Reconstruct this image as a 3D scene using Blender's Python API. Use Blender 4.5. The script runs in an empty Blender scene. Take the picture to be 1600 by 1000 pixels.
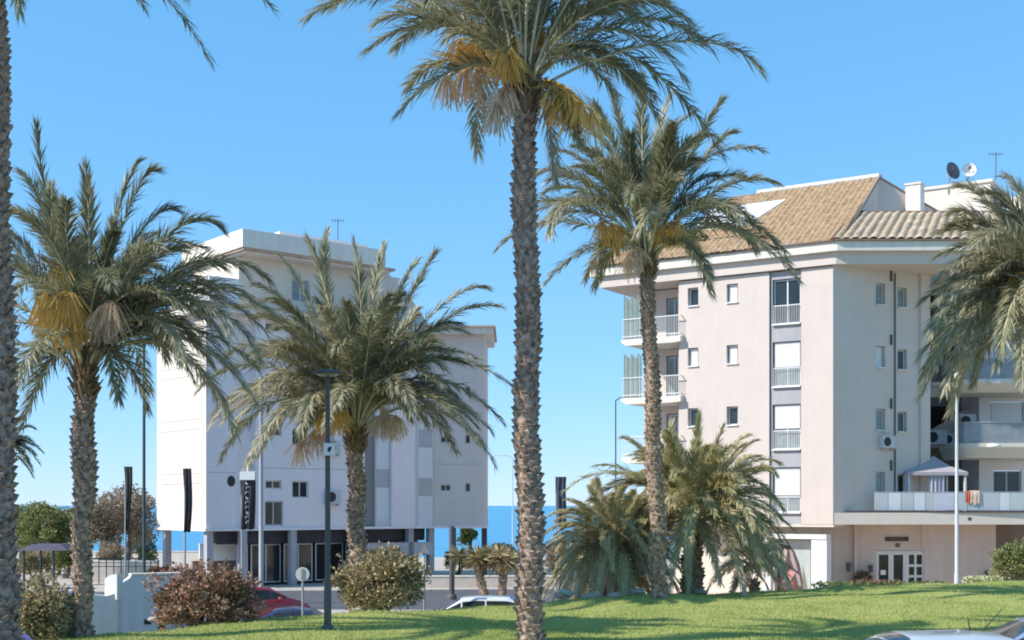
import bpy, math, random
import numpy as np
from mathutils import Vector, Matrix
R = math.radians
sc = bpy.context.scene
COL = sc.collection
# ------------------------------------------------------------------ camera, sky, sun
FPX, HY, CZ = 2000.0, 790.0, 4.0
cam = bpy.data.cameras.new("camera"); camo = bpy.data.objects.new("camera", cam); COL.objects.link(camo)
camo.location = (0, 0, CZ); camo.rotation_euler = (R(90), 0, 0)
cam.sensor_width = 36; cam.lens = 36 * FPX / 1600; cam.shift_y = (HY - 500) / 1600
cam.clip_end = 60000
sc.camera = camo
SX, SY, SEL = -1.0, -0.33, 39.0
sd = Vector((SX, SY, 0)).normalized()
sdir = Vector((sd.x * math.cos(R(SEL)), sd.y * math.cos(R(SEL)), math.sin(R(SEL))))
w = bpy.data.worlds.new("World"); sc.world = w; w.use_nodes = True
nt = w.node_tree; nt.nodes.clear()
sky = nt.nodes.new("ShaderNodeTexSky"); sky.sky_type = 'NISHITA'; sky.sun_disc = False
sky.sun_elevation = R(SEL); sky.sun_rotation = math.atan2(sdir.x, sdir.y)
sky.air_density = 1.0; sky.dust_density = 0.0; sky.ozone_density = 3.5; sky.altitude = 1500
bg = nt.nodes.new("ShaderNodeBackground"); bg.inputs[1].default_value = 0.11
wo = nt.nodes.new("ShaderNodeOutputWorld")
# grade the physical sky towards the clear Mediterranean blue of the photograph: channel gain and gamma
sep = nt.nodes.new("ShaderNodeSeparateColor"); cmb = nt.nodes.new("ShaderNodeCombineColor"); nt.links.new(sky.outputs[0], sep.inputs[0])
K_ = .169
for i_, (ga, gg) in enumerate(((.565, .72), (.785, .45), (1.08, .40))):
    a_ = nt.nodes.new("ShaderNodeMath"); a_.operation = 'MULTIPLY'; a_.inputs[1].default_value = K_; nt.links.new(sep.outputs[i_], a_.inputs[0])
    p_ = nt.nodes.new("ShaderNodeMath"); p_.operation = 'POWER'; p_.inputs[1].default_value = gg; nt.links.new(a_.outputs[0], p_.inputs[0])
    c_ = nt.nodes.new("ShaderNodeMath"); c_.operation = 'MULTIPLY'; c_.inputs[1].default_value = ga / K_; nt.links.new(p_.outputs[0], c_.inputs[0]); nt.links.new(c_.outputs[0], cmb.inputs[i_])
nt.links.new(cmb.outputs[0], bg.inputs[0]); nt.links.new(bg.outputs[0], wo.inputs[0])
sl = bpy.data.lights.new("sun", 'SUN'); sl.energy = 3.5; sl.angle = R(0.5); sl.color = (1, .94, .86)
so = bpy.data.objects.new("sun", sl); COL.objects.link(so); so.rotation_euler = sdir.to_track_quat('Z', 'Y').to_euler()
so.location = (-40, 0, 40)
sc.view_settings.view_transform = 'Standard'; sc.view_settings.look = 'None'; sc.view_settings.gamma = 1
sc.view_settings.exposure = 0.72
sc.render.engine = 'CYCLES'
sc.cycles.max_bounces = 6; sc.cycles.transparent_max_bounces = 8
sc.cycles.use_denoising = True
sc.cycles.filter_width = 1.9

# ------------------------------------------------------------------ helpers
def P(px, py, Y): return Vector(((px - 800) / FPX * Y, Y, CZ - (py - HY) / FPX * Y))
rnd = random.Random(7)
MATS = {}
def mat(name, col, rough=.8, var=.12, scale=3.0, bump=0.0, bscale=40., spec=.3, streak=0., metal=0., col2=None, detail=6, coat=0., trans=0., stretch=None, tone=None):
    if name in MATS: return MATS[name]
    m = bpy.data.materials.new(name); m.use_nodes = True; MATS[name] = m
    t = m.node_tree; N = t.nodes; L = t.links; b = N["Principled BSDF"]
    b.inputs["Roughness"].default_value = rough; b.inputs["Metallic"].default_value = metal
    b.inputs["Specular IOR Level"].default_value = spec
    if coat: b.inputs["Coat Weight"].default_value = coat; b.inputs["Coat Roughness"].default_value = .05
    tc = N.new("ShaderNodeTexCoord"); mp = N.new("ShaderNodeMapping")
    L.new(tc.outputs["Object"], mp.inputs[0])
    if stretch: mp.inputs["Scale"].default_value = stretch
    nz = N.new("ShaderNodeTexNoise"); nz.inputs["Scale"].default_value = scale; nz.inputs["Detail"].default_value = detail
    nz.inputs["Roughness"].default_value = .65
    L.new(mp.outputs[0], nz.inputs[0])
    rp = N.new("ShaderNodeValToRGB"); L.new(nz.outputs[0], rp.inputs[0])
    c = np.array(col[:3]); c2 = np.array(col2) if col2 is not None else None
    lo = c * (1 - var) if c2 is None else c2; hi = c * (1 + var) if c2 is None else c
    rp.color_ramp.elements[0].position = .32; rp.color_ramp.elements[1].position = .68
    rp.color_ramp.elements[0].color = (*np.clip(lo, 0, 1), 1); rp.color_ramp.elements[1].color = (*np.clip(hi, 0, 1), 1)
    out = rp.outputs[0]
    if streak:
        m2 = N.new("ShaderNodeMapping"); m2.inputs["Scale"].default_value = (2.2, 2.2, .16); L.new(tc.outputs["Object"], m2.inputs[0])
        n2 = N.new("ShaderNodeTexNoise"); n2.inputs["Scale"].default_value = 1.6; n2.inputs["Detail"].default_value = 8; L.new(m2.outputs[0], n2.inputs[0])
        r2 = N.new("ShaderNodeValToRGB"); L.new(n2.outputs[0], r2.inputs[0])
        r2.color_ramp.elements[0].position = .36; r2.color_ramp.elements[1].position = .6
        v = 1 - streak; r2.color_ramp.elements[0].color = (v, v * .99, v * .96, 1); r2.color_ramp.elements[1].color = (1, 1, 1, 1)
        mx = N.new("ShaderNodeMix"); mx.data_type = 'RGBA'; mx.blend_type = 'MULTIPLY'; mx.inputs[0].default_value = 1
        L.new(out, mx.inputs[6]); L.new(r2.outputs[0], mx.inputs[7]); out = mx.outputs[2]
    if tone is not None:   # natural leaf-to-leaf colour variety (green -> dry), stored per leaf
        at = N.new("ShaderNodeAttribute"); at.attribute_name = "tone"
        r3 = N.new("ShaderNodeValToRGB"); L.new(at.outputs["Fac"], r3.inputs[0]); el = r3.color_ramp.elements
        el[0].color = (*tone[0], 1); el[1].color = (*tone[-1], 1)
        for i, tcol in enumerate(tone[1:-1]): e = el.new((i + 1) / (len(tone) - 1)); e.color = (*tcol, 1)
        mx = N.new("ShaderNodeMix"); mx.data_type = 'RGBA'; mx.blend_type = 'MULTIPLY'; mx.inputs[0].default_value = 1
        L.new(r3.outputs[0], mx.inputs[6]); L.new(out, mx.inputs[7]); out = mx.outputs[2]
    L.new(out, b.inputs["Base Color"])
    if bump:
        n3 = N.new("ShaderNodeTexNoise"); n3.inputs["Scale"].default_value = bscale; n3.inputs["Detail"].default_value = 6
        L.new(tc.outputs["Object"], n3.inputs[0]); bp = N.new("ShaderNodeBump"); bp.inputs["Strength"].default_value = bump
        bp.inputs["Distance"].default_value = .03; L.new(n3.outputs[0], bp.inputs["Height"]); L.new(bp.outputs[0], b.inputs["Normal"])
    if trans:
        tr = N.new("ShaderNodeBsdfTranslucent"); L.new(out, tr.inputs[0]); ms = N.new("ShaderNodeMixShader"); ms.inputs[0].default_value = trans
        L.new(b.outputs[0], ms.inputs[1]); L.new(tr.outputs[0], ms.inputs[2]); L.new(ms.outputs[0], N["Material Output"].inputs[0])
    return m

def tag(o, label=None, cat=None, group=None, kind=None):
    if label: o['label'] = label
    if cat: o['category'] = cat
    if group: o['group'] = group
    if kind: o['kind'] = kind
    return o
WL = {}
def thing(name, loc, label, cat, group=None):
    o = bpy.data.objects.new(name, None); COL.objects.link(o); o.location = loc; o.empty_display_size = .3
    WL[o.name] = Vector(loc); return tag(o, label, cat, group)

class F:   # a horizontal frame: x along a wall, y into the building
    def __init__(s, ox, oy, ang=0.): s.o = (ox, oy); s.c = math.cos(ang); s.s = math.sin(ang)
    def __call__(s, x, y, z): return Vector((s.o[0] + x * s.c - y * s.s, s.o[1] + x * s.s + y * s.c, z))
F0 = F(0, 0)
class MB:
    def __init__(s): s.v = []; s.f = []; s.sm = []
    def add(s, vs, fs, smooth=False):
        n = len(s.v); s.v += [tuple(v) for v in vs]; s.f += [tuple(i + n for i in f) for f in fs]; s.sm += [smooth] * len(fs); return s
    def box(s, x0, x1, y0, y1, z0, z1, fr=F0, taper=0):
        a = [fr(x, y, z) for z in (z0, z1) for x, y in ((x0, y0), (x1, y0), (x1, y1), (x0, y1))]
        return s.add(a, [(3, 2, 1, 0), (4, 5, 6, 7), (0, 1, 5, 4), (1, 2, 6, 5), (2, 3, 7, 6), (3, 0, 4, 7)])
    def prism(s, pts, z0, z1):
        n = len(pts); a = [(p[0], p[1], z0) for p in pts] + [(p[0], p[1], z1) for p in pts]
        return s.add(a, [tuple(range(n - 1, -1, -1)), tuple(range(n, 2 * n))] + [(i, (i + 1) % n, n + (i + 1) % n, n + i) for i in range(n)])
    def vprism(s, fr, pts, y0, y1):     # outline in the x-z plane of a frame, extruded through y
        n = len(pts); a = [fr(p[0], y0, p[1]) for p in pts] + [fr(p[0], y1, p[1]) for p in pts]
        return s.add(a, [tuple(range(n)), tuple(range(2 * n - 1, n - 1, -1))] + [(i, n + i, n + (i + 1) % n, (i + 1) % n) for i in range(n)])
    def tube(s, pts, rad, n=8, cap=True):
        pts = [Vector(p) for p in pts]; rad = rad if hasattr(rad, '__len__') else [rad] * len(pts)
        vs = []; fs = []
        for i, p in enumerate(pts):
            t = (pts[min(i + 1, len(pts) - 1)] - pts[max(i - 1, 0)]).normalized()
            u = t.cross(Vector((0, 0, 1)) if abs(t.z) < .95 else Vector((0, 1, 0))).normalized(); v = t.cross(u)
            for k in range(n):
                a = 2 * math.pi * k / n; vs.append(p + (u * math.cos(a) + v * math.sin(a)) * rad[i])
        for i in range(len(pts) - 1):
            for k in range(n):
                k2 = (k + 1) % n; fs.append((i * n + k, i * n + k2, (i + 1) * n + k2, (i + 1) * n + k))
        s.add(vs, fs, True)
        if cap:
            m = len(pts) - 1; s.add([vs[k] for k in range(n)], [tuple(range(n))]); s.add([vs[m * n + k] for k in range(n)], [tuple(range(n - 1, -1, -1))])
        return s
    def lathe(s, c, prof, n=20):
        vs = []; fs = []
        for r, z in prof:
            for k in range(n): a = 2 * math.pi * k / n; vs.append((c[0] + r * math.cos(a), c[1] + r * math.sin(a), c[2] + z))
        for i in range(len(prof) - 1):
            for k in range(n): k2 = (k + 1) % n; fs.append((i * n + k, i * n + k2, (i + 1) * n + k2, (i + 1) * n + k))
        return s.add(vs, fs, True)
    def wall(s, fr, x0, x1, z0, z1, y, holes, depth=.22):     # a wall face with real openings and reveals
        xs = sorted(set([x0, x1] + [h[0] for h in holes] + [h[1] for h in holes])); zs = sorted(set([z0, z1] + [h[2] for h in holes] + [h[3] for h in holes]))
        for i in range(len(xs) - 1):
            for j in range(len(zs) - 1):
                cx = (xs[i] + xs[i + 1]) / 2; cz = (zs[j] + zs[j + 1]) / 2
                if any(h[0] < cx < h[1] and h[2] < cz < h[3] for h in holes): continue
                s.add([fr(xs[i], y, zs[j]), fr(xs[i + 1], y, zs[j]), fr(xs[i + 1], y, zs[j + 1]), fr(xs[i], y, zs[j + 1])], [(0, 1, 2, 3)])
        for a, b, c, d in holes:
            q = [(a, c), (b, c), (b, d), (a, d)]
            for k in range(4):
                p, r = q[k], q[(k + 1) % 4]
                s.add([fr(p[0], y, p[1]), fr(p[0], y + depth, p[1]), fr(r[0], y + depth, r[1]), fr(r[0], y, r[1])], [(0, 1, 2, 3)])
        return s
    def build(s, name, m, parent=None, label=None, tones=None, bevel=0):
        off = Vector((0, 0, 0)); p = parent
        while p is not None: off += WL.get(p.name, Vector((0, 0, 0))); p = p.parent
        me = bpy.data.meshes.new(name); 
        me.from_pydata([(v[0] - off.x, v[1] - off.y, v[2] - off.z) for v in s.v], [], s.f)
        me.polygons.foreach_set("use_smooth", s.sm); me.materials.append(m)
        if tones is not None:
            a = me.attributes.new("tone", 'FLOAT', 'POINT'); a.data.foreach_set("value", tones)
        o = bpy.data.objects.new(name, me); COL.objects.link(o); o.parent = parent
        if label: o['label'] = label
        if bevel:
            b = o.modifiers.new("bevel", 'BEVEL'); b.width = bevel; b.segments = 2; b.limit_method = 'ANGLE'
        me.update(); return o
def struct(name, mb, m, kind='structure'): o = mb.build(name, m); o['kind'] = kind; return o
def copy_tree(o, parent=None):
    c = o.copy(); COL.objects.link(c); c.parent = parent
    for ch in list(o.children): copy_tree(ch, c)
    return c

# ------------------------------------------------------------------ materials
M = dict(
 stucco=mat("warm_stucco", (.655, .565, .51), .9, .035, .7, .25, 30, streak=.02),
 stucco2=mat("cream_stucco", (.71, .64, .55), .9, .03, .5, .2, 30, streak=.02),
 stucco3=mat("lilac_shade_stucco", (.86, .76, .75), .9, .03, .5, .2, 30, streak=.02),  # lavender tint of shaded faces put into the colour
 trim=mat("white_trim", (.76, .71, .63), .8, .04, 1.5, streak=.08),
 white=mat("white_paint", (.8, .79, .77), .5, .03, 4),
 shade=mat("grey_band_paint", (.42, .41, .43), .85, .05, 2, streak=.06),
 core=mat("building_core", (.3, .28, .26), .9, .05),
 glass=mat("window_glass", (.025, .032, .035), .08, .3, 1.3, spec=.6),
 glass2=mat("curtained_glass", (.22, .25, .25), .15, .25, 3, spec=.6),
 shutter=mat("roller_shutter", (.72, .71, .72), .6, .03, 6),
 alu=mat("aluminium", (.5, .52, .54), .4, .05, 5, metal=.4),
 tile=mat("clay_roof_tile", (.52, .37, .23), .9, .3, 5, .4, 14, col2=(.25, .16, .09), streak=.12),
 tile2=mat("pale_barrel_tile", (.62, .50, .36), .9, .3, 5, .3, 14, col2=(.40, .29, .19)),
 tile3=mat("red_roof_edge", (.50, .36, .29), .9, .2, 3),
 dark=mat("dark_paint", (.035, .036, .04), .5, .2, 3),
 black=mat("recess_shade_black", (.012, .012, .012), .7, .2, 3),  # deep shade of openings and interiors put into the colour
 band=mat("dark_fascia", (.05, .045, .05), .6, .2, 2),
 metal_dark=mat("dark_green_metal", (.05, .075, .08), .5, .15, 8),
 metal_grey=mat("grey_pole_metal", (.36, .37, .38), .5, .08, 8, metal=.2),
 metal_brown=mat("weathered_grey_pole", (.11, .10, .10), .6, .15, 8),
 concrete=mat("concrete", (.46, .44, .41), .9, .12, 2, .3, 30),
 asphalt=mat("asphalt", (.11, .11, .12), .9, .2, 3, .3, 60),
 paving=mat("pale_paving", (.46, .41, .36), .9, .12, 2, .2, 20),
 sand=mat("beach_sand", (.55, .46, .35), .95, .1, 1.0),
 trunk=mat("palm_bark", (.62, .46, .34), .95, .3, 8, .8, 22, col2=(.11, .07, .048)),
 boot=mat("palm_leaf_bases", (.33, .22, .12), .95, .3, 6, .5, 20, col2=(.12, .075, .045)),
 frond=mat("palm_leaflets", (1.5, 1.44, 1.3), .42, .2, 1.2, spec=.6, trans=.33, tone=[(.12, .13, .065), (.30, .29, .16), (.50, .45, .30), (.62, .50, .31)]),
 frond2=mat("low_palm_leaflets", (1.5, 1.46, 1.3), .45, .2, 1.2, spec=.55, trans=.35, tone=[(.13, .15, .05), (.30, .30, .12), (.52, .47, .25), (.64, .55, .34)]),
 rachis=mat("palm_leaf_stalks", (.62, .56, .36), .6, .25, 4, spec=.35),
 fruit=mat("orange_fruit_stalks", (.85, .52, .14), .7, .25, 5, trans=.2),
 fruit2=mat("dry_fruit_stalks", (.75, .56, .38), .8, .25, 5, trans=.2),
 bark=mat("grey_bark", (.22, .18, .14), .95, .3, 6, .5, 25),
 grass_soil=mat("lawn_turf", (.44, .44, .13), .95, .3, .5, .8, 45, col2=(.22, .27, .06)),
)
def leafmat(name, tone): return mat(name, (1.3, 1.3, 1.3), .6, .15, 2, spec=.3, trans=.2, tone=tone)

# ------------------------------------------------------------------ ground, road, beach, sea
def sheet(name, pts, z, m):
    mb = MB(); mb.add([(p[0], p[1], p[2] if len(p) > 2 else z) for p in pts], [tuple(range(len(pts)))]); return struct(name, mb, m)
g = MB(); g.add([(-900, -60, -.55), (900, -60, -.55), (900, 112, -.55), (-900, 112, -.55), (900, 160, -3.2), (-900, 160, -3.2)], [(0, 1, 2, 3), (3, 2, 4, 5)])
struct("ground", g, M['paving'])
sheet("road", [(-80, 41, 0), (1, 47, 0), (6, 50, 0), (5, 41.5, 0), (-5, 33, 0), (-12, 25.5, 0), (-80, 25.5, 0)][::-1], 0, M['asphalt']).location.z = -.546
sheet("street", [(-60, 56), (9, 56), (9, 66), (4, 70), (-60, 64)], -.546, M['asphalt'])
sheet("bounce_ground", [(6.5, 53.5), (60, 56), (60, 78), (6.5, 78)], -.544, mat("terracotta_bounce_paving", (.56, .40, .30), .9, .12, 2, .2, 20))  # unseen warm paving, added to bounce light onto the shaded wall
sheet("promenade", [(-300, 88), (300, 88), (300, 106), (-300, 106)], -.545, mat("promenade_paving", (.5, .42, .36), .9, .08, 1.5))
sheet("beach", [(-300, 106), (300, 106), (300, 112), (-300, 112)], -.54, M['sand'])
sm = bpy.data.materials.new("sea_water"); sm.use_nodes = True; b = sm.node_tree.nodes["Principled BSDF"]
b.inputs["Base Color"].default_value = (.008, .15, .33, 1); b.inputs["Roughness"].default_value = .32; b.inputs["Specular IOR Level"].default_value = .35
tc = sm.node_tree.nodes.new("ShaderNodeTexCoord"); mp = sm.node_tree.nodes.new("ShaderNodeMapping"); mp.inputs["Scale"].default_value = (.05, .25, 1)
nz = sm.node_tree.nodes.new("ShaderNodeTexNoise"); nz.inputs["Scale"].default_value = 1; nz.inputs["Detail"].default_value = 8
rp = sm.node_tree.nodes.new("ShaderNodeValToRGB"); rp.color_ramp.elements[0].color = (.03, .22, .42, 1); rp.color_ramp.elements[1].color = (.09, .38, .55, 1)  # both sea tones lightened to stand in for haze
rp.color_ramp.elements[0].position = .35; rp.color_ramp.elements[1].position = .7
bp = sm.node_tree.nodes.new("ShaderNodeBump"); bp.inputs["Strength"].default_value = .25; bp.inputs["Distance"].default_value = .3
lk = sm.node_tree.links; lk.new(tc.outputs["Object"], mp.inputs[0]); lk.new(mp.outputs[0], nz.inputs[0]); lk.new(nz.outputs[0], rp.inputs[0]); lk.new(rp.outputs[0], b.inputs["Base Color"])
lk.new(nz.outputs[0], bp.inputs["Height"]); lk.new(bp.outputs[0], b.inputs["Normal"])
sheet("sea", [(-30000, 130), (30000, 130), (30000, 50000), (-30000, 50000)], -3.0, sm)
sheet("near_road", [(-60, -20), (60, -20), (60, 25.6), (-60, 25.6)], .4, M['asphalt'])
kb = MB(); kb.box(-60, 60, 25.6, 25.85, -.5, .55); struct("kerb", kb, M['concrete'])

# lawn ------------------------------------------------------------
EDGE = [(-16, 27.3), (-12.5, 27.9), (-10, 29.2), (-6.9, 34), (0, 39.3), (4.4, 43.8), (12, 47.5), (20.9, 52), (60, 56)]
def edgeY(x): return float(np.interp(x, [e[0] for e in EDGE], [e[1] for e in EDGE]))
def lawnz(x, y):
    e = edgeY(x); z = 1.0 + .05 * math.sin(x * .5 + 1) * math.sin(y * .31) + .03 * math.sin(x * 1.3 + y * .9)
    z += .12 * math.exp(-((x - 4.75) ** 2 + (y - 40.8) ** 2) / 1.6)
    d = e - y
    if d < 1.2: z -= .05 * (1.2 - max(d, 0)) ** 2
    if y < 27.4: z -= min(.5, (27.4 - y) * .35)
    if d < 0: z = z - (-d) * 1.1
    return max(z, -.6)
lm = MB(); NX, NY = 150, 70
vs = []
for i in range(NX + 1):
    x = -16 + 60 * i / NX
    for j in range(NY + 1):
        t = j / NY; y = 25.85 + (edgeY(x) + 1.5 - 25.85) * (t ** .85)
        vs.append((x, y, lawnz(x, y)))
lm.add(vs, [(i * (NY + 1) + j, (i + 1) * (NY + 1) + j, (i + 1) * (NY + 1) + j + 1, i * (NY + 1) + j + 1) for i in range(NX) for j in range(NY)], True)
struct("lawn", lm, M['grass_soil'])
def cards(C, D, S, Wd, rs):      # C roots (n,3), D directions*length (n,3), S side vectors (n,3)*halfwidth -> 3-vertex blades
    n = len(C); V = np.empty((n, 3, 3)); V[:, 0] = C - S; V[:, 1] = C + S; V[:, 2] = C + D
    return V.reshape(-1, 3), np.arange(3 * n).reshape(-1, 3)
rs = np.random.RandomState(3)
n = 150000; px = rs.uniform(-60, 1680, n); t = rs.uniform(0, 1, n)
X = []; 
Yf = 28.0 + 26 * t ** 1.3; Xf = (px - 800) / FPX * Yf
keep = np.array([y < edgeY(x) + .1 for x, y in zip(Xf, Yf)]); Xf = Xf[keep]; Yf = Yf[keep]
Zf = np.array([lawnz(x, y) for x, y in zip(Xf, Yf)]) - .005
n = len(Xf); h = rs.uniform(.03, .075, n); C = np.stack([Xf, Yf, Zf], 1)
D = np.stack([rs.normal(0, .5, n) * h, rs.normal(0, .5, n) * h, h], 1); a = rs.uniform(0, 3.14, n)
S = np.stack([np.cos(a), np.sin(a), 0 * a], 1) * rs.uniform(.006, .012, n)[:, None]
V, Fc = cards(C, D, S, 0, rs)
gm = MB(); gm.v = V.tolist(); gm.f = Fc.tolist(); gm.sm = [False] * n
patch = .5 + .5 * np.sin(Xf * .9 + 2 * np.sin(Yf * .5)) * np.sin(Yf * .8 + Xf * .3)
tones = np.repeat(np.clip(rs.uniform(0, .6, n) + .35 * patch, 0, 1), 3)
o = gm.build("grass", leafmat("grass_blades", [(.20, .27, .06), (.39, .43, .12), (.60, .56, .24)]), None, None, tones.tolist()); o['kind'] = 'stuff'
tag(o, "short sunlit green grass covering the sloping lawn", "grass")

# ------------------------------------------------------------------ palms
def bez(p0, p1, p2, p3, t):
    t = t[:, None]; return (1 - t) ** 3 * p0 + 3 * (1 - t) ** 2 * t * p1 + 3 * (1 - t) * t * t * p2 + t ** 3 * p3
class Leaves:
    def __init__(s): s.V = []; s.F = []; s.T = []; s.n = 0; s.rach = MB()
    def frond(s, p0, tip, arch, rs, lw=.42, tone=.35, nl=62, w=.019, start=.21, sag=.3, rr=.036):
        lw *= 1.36; nl = int(nl * 2.1); w *= .88
        p0 = np.array(p0, float); tip = np.array(tip, float); ch = tip - p0; Lc = np.linalg.norm(ch); up = np.array([0, 0, 1.])
        sw = np.array([rs.normal(), rs.normal(), 0]) * .05 * Lc
        p1 = p0 + ch * .25 + up * arch * Lc + sw; p2 = p0 + ch * .72 + up * arch * Lc * .95 + sw
        tt = np.linspace(0, 1, 13); pc = bez(p0, p1, p2, tip, tt)
        s.rach.tube([tuple(p) for p in pc], [rr * (1 - .85 * q) + .003 for q in tt], 5, False)
        t = np.sort(np.clip(np.linspace(start, .995, nl) + rs.normal(0, .004, nl), 0, 1)); t = np.repeat(t, 2); m = len(t)
        side = np.tile([1., -1.], nl)
        Q = bez(p0, p1, p2, tip, t); Tn = bez(p0, p1, p2, tip, np.clip(t + .01, 0, 1.02)) - bez(p0, p1, p2, tip, t - .01)
        Tn /= np.linalg.norm(Tn, axis=1)[:, None] + 1e-9
        Sd = np.cross(Tn, up); ln = np.linalg.norm(Sd, axis=1); bad = ln < .12
        ref = np.cross(ch / Lc, up); rn = np.linalg.norm(ref)
        ref = ref / rn if rn > .1 else np.array([1., 0, 0])
        Sd[bad] = ref; Sd /= np.linalg.norm(Sd, axis=1)[:, None]; Nn = np.cross(Sd, Tn)
        u = (t - start) / (1 - start)
        prof = np.minimum(1, .3 + u * 3.2) * np.where(u > .6, 1 - (u - .6) * 1.05, 1)
        Ll = lw * prof * rs.uniform(.82, 1.12, m) 
        a = np.radians((54 - 34 * u + rs.normal(0, 7, m)) * (1 - .38 * np.clip(Tn[:, 2], 0, 1) ** 2)); v = np.radians(np.where(rs.rand(m) < .5, 32, -6) + rs.normal(0, 15, m))
        d = Tn * np.cos(a)[:, None] + (Sd * (side * np.cos(v))[:, None] + Nn * np.sin(v)[:, None]) * np.sin(a)[:, None]
        d2 = d - up * (sag * rs.uniform(.6, 1.6, m))[:, None]; d2 /= np.linalg.norm(d2, axis=1)[:, None]
        wv = np.cross(d, Nn + rs.normal(0, .35, (m, 3))); wv /= np.linalg.norm(wv, axis=1)[:, None] + 1e-9; wv *= (w * (.6 + .4 * prof))[:, None]
        mid = Q + d * (Ll * .45)[:, None]; end = mid + d2 * (Ll * .55)[:, None]
        V = np.empty((m, 5, 3)); V[:, 0] = Q - wv * .5; V[:, 1] = Q + wv * .5; V[:, 2] = mid - wv; V[:, 3] = mid + wv; V[:, 4] = end
        b = s.n + np.arange(m)[:, None] * 5
        Fc = np.concatenate([b + np.array([0, 1, 3]), b + np.array([0, 3, 2]), b + np.array([2, 3, 4])])
        s.V.append(V.reshape(-1, 3)); s.F.append(Fc); s.n += m * 5
        tn = np.clip(tone + rs.normal(0, .13, m) + .12 * (u - .5), 0, 1); s.T.append(np.repeat(tn, 5))
    def build(s, parent, m=None, mr=None):
        mb = MB(); V = np.concatenate(s.V); Fc = np.concatenate(s.F); mb.v = V.tolist(); mb.f = Fc.tolist(); mb.sm = [False] * len(Fc)
        mb.build("crown", m or M['frond'], parent, None, np.concatenate(s.T).tolist())
        s.rach.build("leaf_stalks", mr or M['rachis'], parent)
def trunk_mesh(pts, rad, rs, row=.15, wn=8, prot=.08):
    """pts: centre line, rad: radii. Cylinder plus a spiral of chunky cut leaf bases."""
    mb = MB(); pts = [Vector(p) for p in pts]
    seg = [0]
    for i in range(1, len(pts)): seg.append(seg[-1] + (pts[i] - pts[i - 1]).length)
    Lt = seg[-1]
    def at(d):
        return Vector([np.interp(d, seg, [p[k] for p in pts]) for k in range(3)]), float(np.interp(d, seg, rad))
    k = max(2, int(Lt / .25)); q = [at(Lt * i / k) for i in range(k + 1)]
    mb.tube([a for a, b in q], [b * rs.uniform(.92, 1.05) for a, b in q], 20, True)
    d = 0; ri = 0
    while d < Lt:
        c, r = at(d)
        for j in range(wn):
            a = 2 * math.pi * (j + .5 * (ri % 2)) / wn + .11 * ri + rs.normal() * .06
            ww = math.pi * r / wn * rs.uniform(.8, 1.15); hh = row * rs.uniform(.9, 1.6); pr = prot * rs.uniform(.35, 1.5)
            n = Vector((math.cos(a), math.sin(a), 0)); tg = Vector((-n.y, n.x, 0)); b0 = c + n * (r * .97) + Vector((0, 0, rs.normal() * .015))
            up = Vector((0, 0, hh))
            vs = [b0 - up * .35, b0 - tg * ww + up * .2, b0 + tg * ww + up * .2, b0 + n * pr - tg * ww * .75 + up * .62, b0 + n * pr + tg * ww * .75 + up * .62, b0 + up * .8]
            mb.add(vs, [(0, 2, 4, 3), (0, 3, 1), (1, 3, 5), (2, 5, 4), (3, 4, 5)])
        d += row; ri += 1
    return mb
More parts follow.
